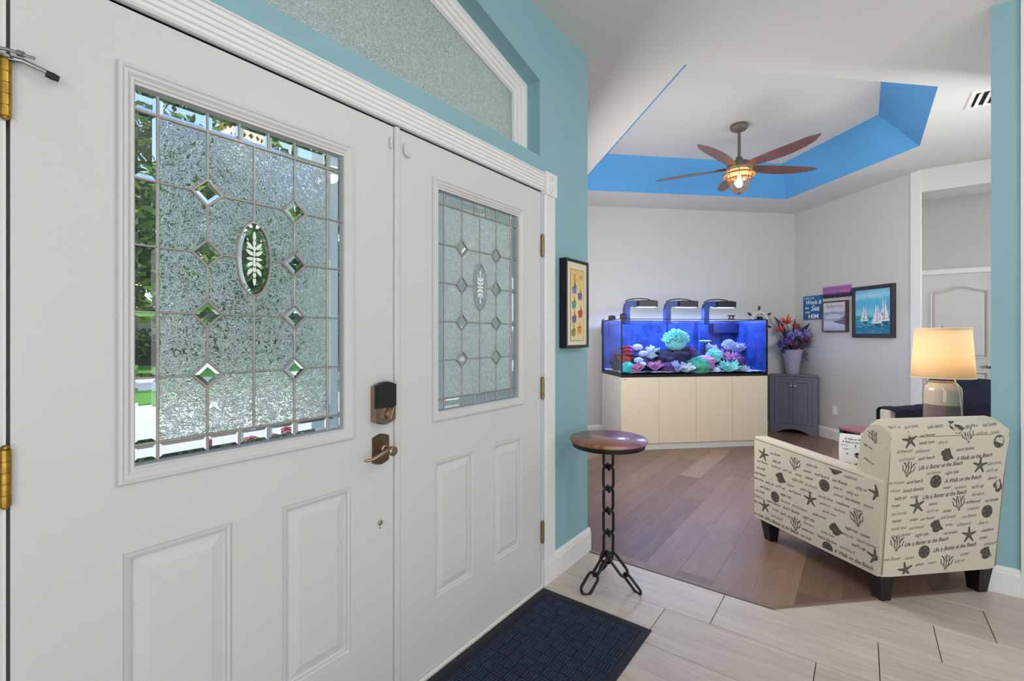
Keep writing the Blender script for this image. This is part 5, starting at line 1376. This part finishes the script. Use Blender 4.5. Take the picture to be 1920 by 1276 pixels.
# 5 tall framed picture on the teal wall
r = empty('regatta_picture', (2.305, YW, 1.470), 0, label='tall narrow black-framed picture of colourful sailboats on teal wall', cat='picture')
hw, hh = .127, .246
frame('frame', r, hw, hh, .016, .046, mat('black_frame', '#14121a', .4))
m = MB(); m.box(-hw+.014, hw-.014, -.040, -.002, -hh+.014, hh-.014); m.build('mat_board', mat('cream_mat_board', '#d9d0bb', .8), r)
m = MB(); m.box(-.073, .073, -.0412, -.040, -.205, .190); m.build('print', paint_mat('warm_parchment', [(.2, '#dcc892'), (.5, '#e2d3a0'), (.8, '#dcb870')], (20, 20, 20), .8, 2, .5, .5), r)
m = MB(); PM = [mat('paint_blue', '#6c7cb4', .6), mat('paint_red', '#c23a34', .6), mat('paint_teal', '#4f9a94', .6), mat('paint_violet', '#6a5fa0', .6), mat('paint_orange', '#d98a3a', .6), mat('paint_olive', '#7e8a40', .6), mat('paint_brown', '#5b4638', .6)]
def sboat(u, w_, s_, hullc, sailc):
    flat(m, [(u-.022*s_, w_+.014*s_), (u+.024*s_, w_+.018*s_), (u+.018*s_, w_-.016*s_), (u+.012*s_, w_-.008*s_), (u+.006*s_, w_-.020*s_), (u-.0*s_, w_-.010*s_), (u-.006*s_, w_-.018*s_), (u-.016*s_, w_-.010*s_)], -.0418, hullc)
    flat(m, [(u-.002*s_, w_+.018*s_), (u+.014*s_, w_+.020*s_), (u+.004*s_, w_+.054*s_)], -.0418, sailc); flat(m, [(u-.020*s_, w_+.017*s_), (u+.020*s_, w_+.024*s_), (u+.018*s_, w_+.019*s_), (u-.018*s_, w_+.014*s_)], -.0422, 6)
for u, w_, s_, h_, sl in ((-.034, .072, 1.0, 0, 6), (.030, .040, 1.0, 3, 5), (-.038, -.010, 1.0, 2, 5), (.034, -.058, 1.05, 1, 5), (-.036, -.090, 1.0, 3, 1), (.026, -.150, 1.0, 4, 4), (-.044, -.165, .95, 5, 5)): sboat(u, w_, s_*1.15, h_, sl)
flat(m, [(-.036, .09), (-.030, .155), (-.026, .155), (-.024, .09)], -.042, 6); flat(m, [(-.045, .165), (-.03, .152), (-.012, .168), (-.028, .158)], -.042, 6); flat(m, [(-.028, .12), (-.012, .092), (-.006, .10)], -.042, 5)
flat(m, [(.045+.014*cos(t*pi/6), .15+.014*sin(t*pi/6)) for t in range(12)], -.0418, 4)
m.build('painted_boats', PM, r)
m = MB()
for a, b_, c_, d_ in ((-.075, .075, .190, .192), (-.075, .075, -.207, -.205), (-.075, -.073, -.207, .192), (.073, .075, -.207, .192)): m.box(a, b_, -.0416, -.0405, c_, d_)
m.build('border_line', PM[6], r)

# ---- wall outlet
o_ = bp(BR, 5.127, .365)
r = empty('wall_outlet', o_, radians(-135), label='white double wall outlet low on the picture wall', cat='outlet')
m = MB(); m.box(-.035, .035, -.006, 0, -.058, .058); m.build('cover_plate', M_plate, r, bevel=(.003, 2))
m = MB()
for zc in (-.02, .02): m.box(-.016, .016, -.0085, -.005, zc-.014, zc+.014)
m.build('socket', mat('white_socket', '#f0efec', .4), r, bevel=(.003, 2))

# ---- ceiling air vent
v0 = Vector((4.45, -.60)); 
r = empty('ceiling_vent', (4.603, -.80, H), 0, label='white louvred air vent in the ceiling at upper right', cat='air vent')
m = MB(); A, B = .155, .195
L = lambda i, z: [(-A+i, -B+i, z), (A-i, -B+i, z), (A-i, B-i, z), (-A+i, B-i, z)]
m.loft([L(0, 0), L(0, -.006), L(.004, -.009), L(.026, -.010), L(.030, -.004), L(.030, -.0005)], True, False, False); m.build('vent_frame', M_trim, r)
m = MB(); m.box(-A+.028, A-.028, -B+.028, B-.028, -.0012, -.0002); m.build('vent_shade_sheet', mat('dark_vent_shade', '#1d1c1c', .9), r)  # flat dark sheet colours in the shade behind the louvres
for k in range(7):
    yv = -B+.055+k*.047; m = MB(); m.prism([(yv-.016, -.002), (yv+.010, -.020), (yv+.012, -.0185), (yv-.013, -.001)], -A+.03, A-.03, 'yz'); m.build('louvre', M_trim, r)

# ---- ceiling fan
FX, FY = 4.79, .924
fan = empty('ceiling_fan', (FX, FY, ZT), 0, label='five-blade wooden ceiling fan with caged glass lantern light', cat='ceiling fan')
M_fm = mat('taupe_grey_metal', '#6b655a', .5, .2, bump=(150, .2, .001)); M_blade = mat('walnut_blade', '#6d4c4a', .32, var=.25, vscale=5, scale=(1, 1, 1), bump=(60, .1, .001))
m = MB(); m.lathe([(.072, 0), (.078, -.008), (.078, -.030), (.066, -.048), (.038, -.062), (.020, -.066)], 32); m.build('canopy', M_fm, fan, smooth=True)
m = MB(); m.lathe([(.0135, -.06), (.0135, -.315)], 16); m.build('downrod', M_fm, fan, smooth=True)
m = MB(); m.lathe([(.016, -.300), (.026, -.306), (.034, -.330), (.050, -.345), (.090, -.358), (.108, -.375), (.108, -.400), (.118, -.410), (.112, -.425), (.088, -.432)], 36); m.build('motor_housing', M_fm, fan, smooth=True)
for k in range(5):
    a = radians(-126+72*k+6); m = MB(); S = 18; top = []; loops = []
    for i in range(S+1):
        t = i/S; r_ = .085+t*.69
        wd = (.045+.105*sin(pi*min(1, t*.92+.05))**.8)*(1 if t < .9 else max(.12, 1-(t-.9)/.1*.85)) ; cb = .060*sin(pi*t*.9)*(.6)
        up = -.0+.0*t+.012*t**3 ; tw = -radians(13)*(1-.4*t)
        c = Vector((r_, cb-.02, up)); e = Vector((0, cos(tw), sin(tw)))
        th = .006
        loops.append([c-e*wd*.5, c-e*wd*.2+Vector((0, 0, .002)), c+e*wd*.5, c+e*wd*.45+Vector((0, 0, th)), c+Vector((0, 0, th+.002)), c-e*wd*.45+Vector((0, 0, th))])
    m.loft(loops); b_ = m.build('blade', M_blade, fan, smooth=True, angle=60, loc=(0, 0, -.41)); b_.rotation_euler = (0, 0, a)
    m = MB(); m.prism([(.07, -.02), (.12, -.024), (.20, -.018), (.215, 0), (.20, .018), (.12, .024), (.07, .02)], .002, .010, 'xy')
    for bx_ in (.14, .18): m.lathe([(.005, -.004), (.006, 0), (.006, .002)], 8, (bx_, 0, .0))
    ir = m.build('blade_iron', M_fm, b_, bevel=(.002, 1)); ir.location = (0, 0, .004)
M_amber = NB('amber_seeded_glass'); x = M_amber; x.b.inputs['Base Color'].default_value = lin('#f3cf95'); x.b.inputs['Roughness'].default_value = .4
tr = x.new('ShaderNodeBsdfTranslucent'); tr.inputs[0].default_value = lin('#ffdca8'); ms = x.new('ShaderNodeMixShader'); ms.inputs[0].default_value = .65
x.l.new(x.b.outputs[0], ms.inputs[1]); x.l.new(tr.outputs[0], ms.inputs[2]); x.l.new(ms.outputs[0], x.out.inputs[0])
m = MB(); m.lathe([(.088, -.432), (.105, -.437), (.128, -.462), (.140, -.478), (.138, -.484), (.122, -.478), (.098, -.470), (.09, -.50)], 36, cap0=False, cap1=False); m.build('amber_collar', M_amber.m, fan, smooth=True)
M_bulbg = m_thin_glass('seeded_lantern_glass', (1, .95, .86, 1), .08, .1)
m = MB(); m.lathe([(.090, -.468), (.092, -.500), (.086, -.545), (.065, -.590), (.035, -.622), (.006, -.640)], 32, cap0=False); m.build('lantern_glass', M_bulbg, fan, smooth=True)
m = MB()
cg = [(.104, -.430), (.134, -.462), (.112, -.490), (.104, -.53), (.088, -.575), (.055, -.617), (.020, -.648), (.0, -.652)]
for k in range(8):
    a = 2*pi*k/8+.2; m.tube([(r_*cos(a), r_*sin(a), z_) for r_, z_ in cg], .0036, 6)
for r_, z_ in ((.142, -.474), (.108, -.512)): m.tube([(r_*cos(2*pi*i/32), r_*sin(2*pi*i/32), z_) for i in range(32)], .004, 6, True)
m.sphere((0, 0, -.652), .010, 10, 6); m.build('wire_cage', mat('rust_bronze_wire', '#7d5433', .45, .5), fan, smooth=True)
m = MB(); m.sphere((0, 0, -.555), .030, 16, 10, sc=(1, 1, 1.25)); m.lathe([(.014, -.43), (.014, -.52)], 10); m.build('bulb', mat('glowing_bulb', '#fff2dc', .3, emit='#ffe6c2', estr=14), fan, smooth=True)
light('POINT', 'fan_bulb_light', (FX, FY, ZT-.555), 9, (1, .88, .70), radius=.035)

# ---- chandelier of the hall (out of the frame, mirrored in the door glass)
chd = empty('chandelier', (1.25, -.25, H), 0, label='amber crystal basket chandelier mirrored in the left door glass', cat='chandelier')
m = MB(); m.lathe([(.06, 0), (.062, -.012), (.02, -.03), (.006, -.035), (.006, -.34)], 20); m.build('ceiling_rod', M_bronze, chd, smooth=True)
M_cry = mat('amber_crystal', '#f2b67c', .15, emit='#ff9a50', estr=1.2, var=.4, vscale=60)
m = MB(); rg = random.Random(4)
for j, (r_, z_) in enumerate(((.13, -.36), (.145, -.40), (.14, -.44), (.12, -.48), (.09, -.515), (.05, -.54))):
    n = max(6, int(r_*2*pi/.036))
    for k in range(n):
        a = 2*pi*(k+.5*(j % 2))/n; c = Vector((cos(a)*r_, sin(a)*r_, z_)); u = Vector((-sin(a), cos(a), 0))*.014; w_ = Vector((0, 0, .018)); o2 = Vector((cos(a), sin(a), 0))*.009
        m.add([c+w_, c+u, c-w_, c-u, c+o2, c-o2], [(0, 1, 4), (1, 2, 4), (2, 3, 4), (3, 0, 4), (1, 0, 5), (2, 1, 5), (3, 2, 5), (0, 3, 5)])
m.build('crystals', M_cry, chd)
m = MB()
for r_, z_ in ((.148, -.34), (.14, -.42)): m.tube([(r_*cos(2*pi*i/24), r_*sin(2*pi*i/24), z_) for i in range(24)], .004, 5, True)
m.tube([(-.148, 0, -.34), (.148, 0, -.34)], .003, 5); m.tube([(0, -.148, -.34), (0, .148, -.34)], .003, 5); m.build('wire_frame', M_bronze, chd, smooth=True)
m = MB()
for k in range(3): m.sphere((.045*cos(k*2.1), .045*sin(k*2.1), -.41), .022, 10, 6)
m.build('bulb', mat('glowing_candle_bulb', '#fff0cf', .3, emit='#ffdca0', estr=20), chd, smooth=True)
for k, (lx, ly) in enumerate(((2.70, -4.96), (2.61, -1.55), (.2, -2.2))):
    r = empty('downlight', (lx, ly, H), 0, label=('recessed ceiling downlight nearest the far hall wall', 'recessed ceiling downlight nearest the aquarium room', 'recessed ceiling downlight behind the camera')[k], cat='ceiling light', group='hall downlights')
    m = MB(); m.lathe([(.095, 0), (.095, -.005), (.078, -.008), (.075, -.002)], 28, cap0=False, cap1=False); m.build('trim_ring', M_trim, r, smooth=True)
    m = MB(); m.lathe([(.075, -.002), (.0, -.0025)], 28); m.build('lens', mat('glowing_lens', '#fff5e6', .4, emit='#fff0dc', estr=6), r)
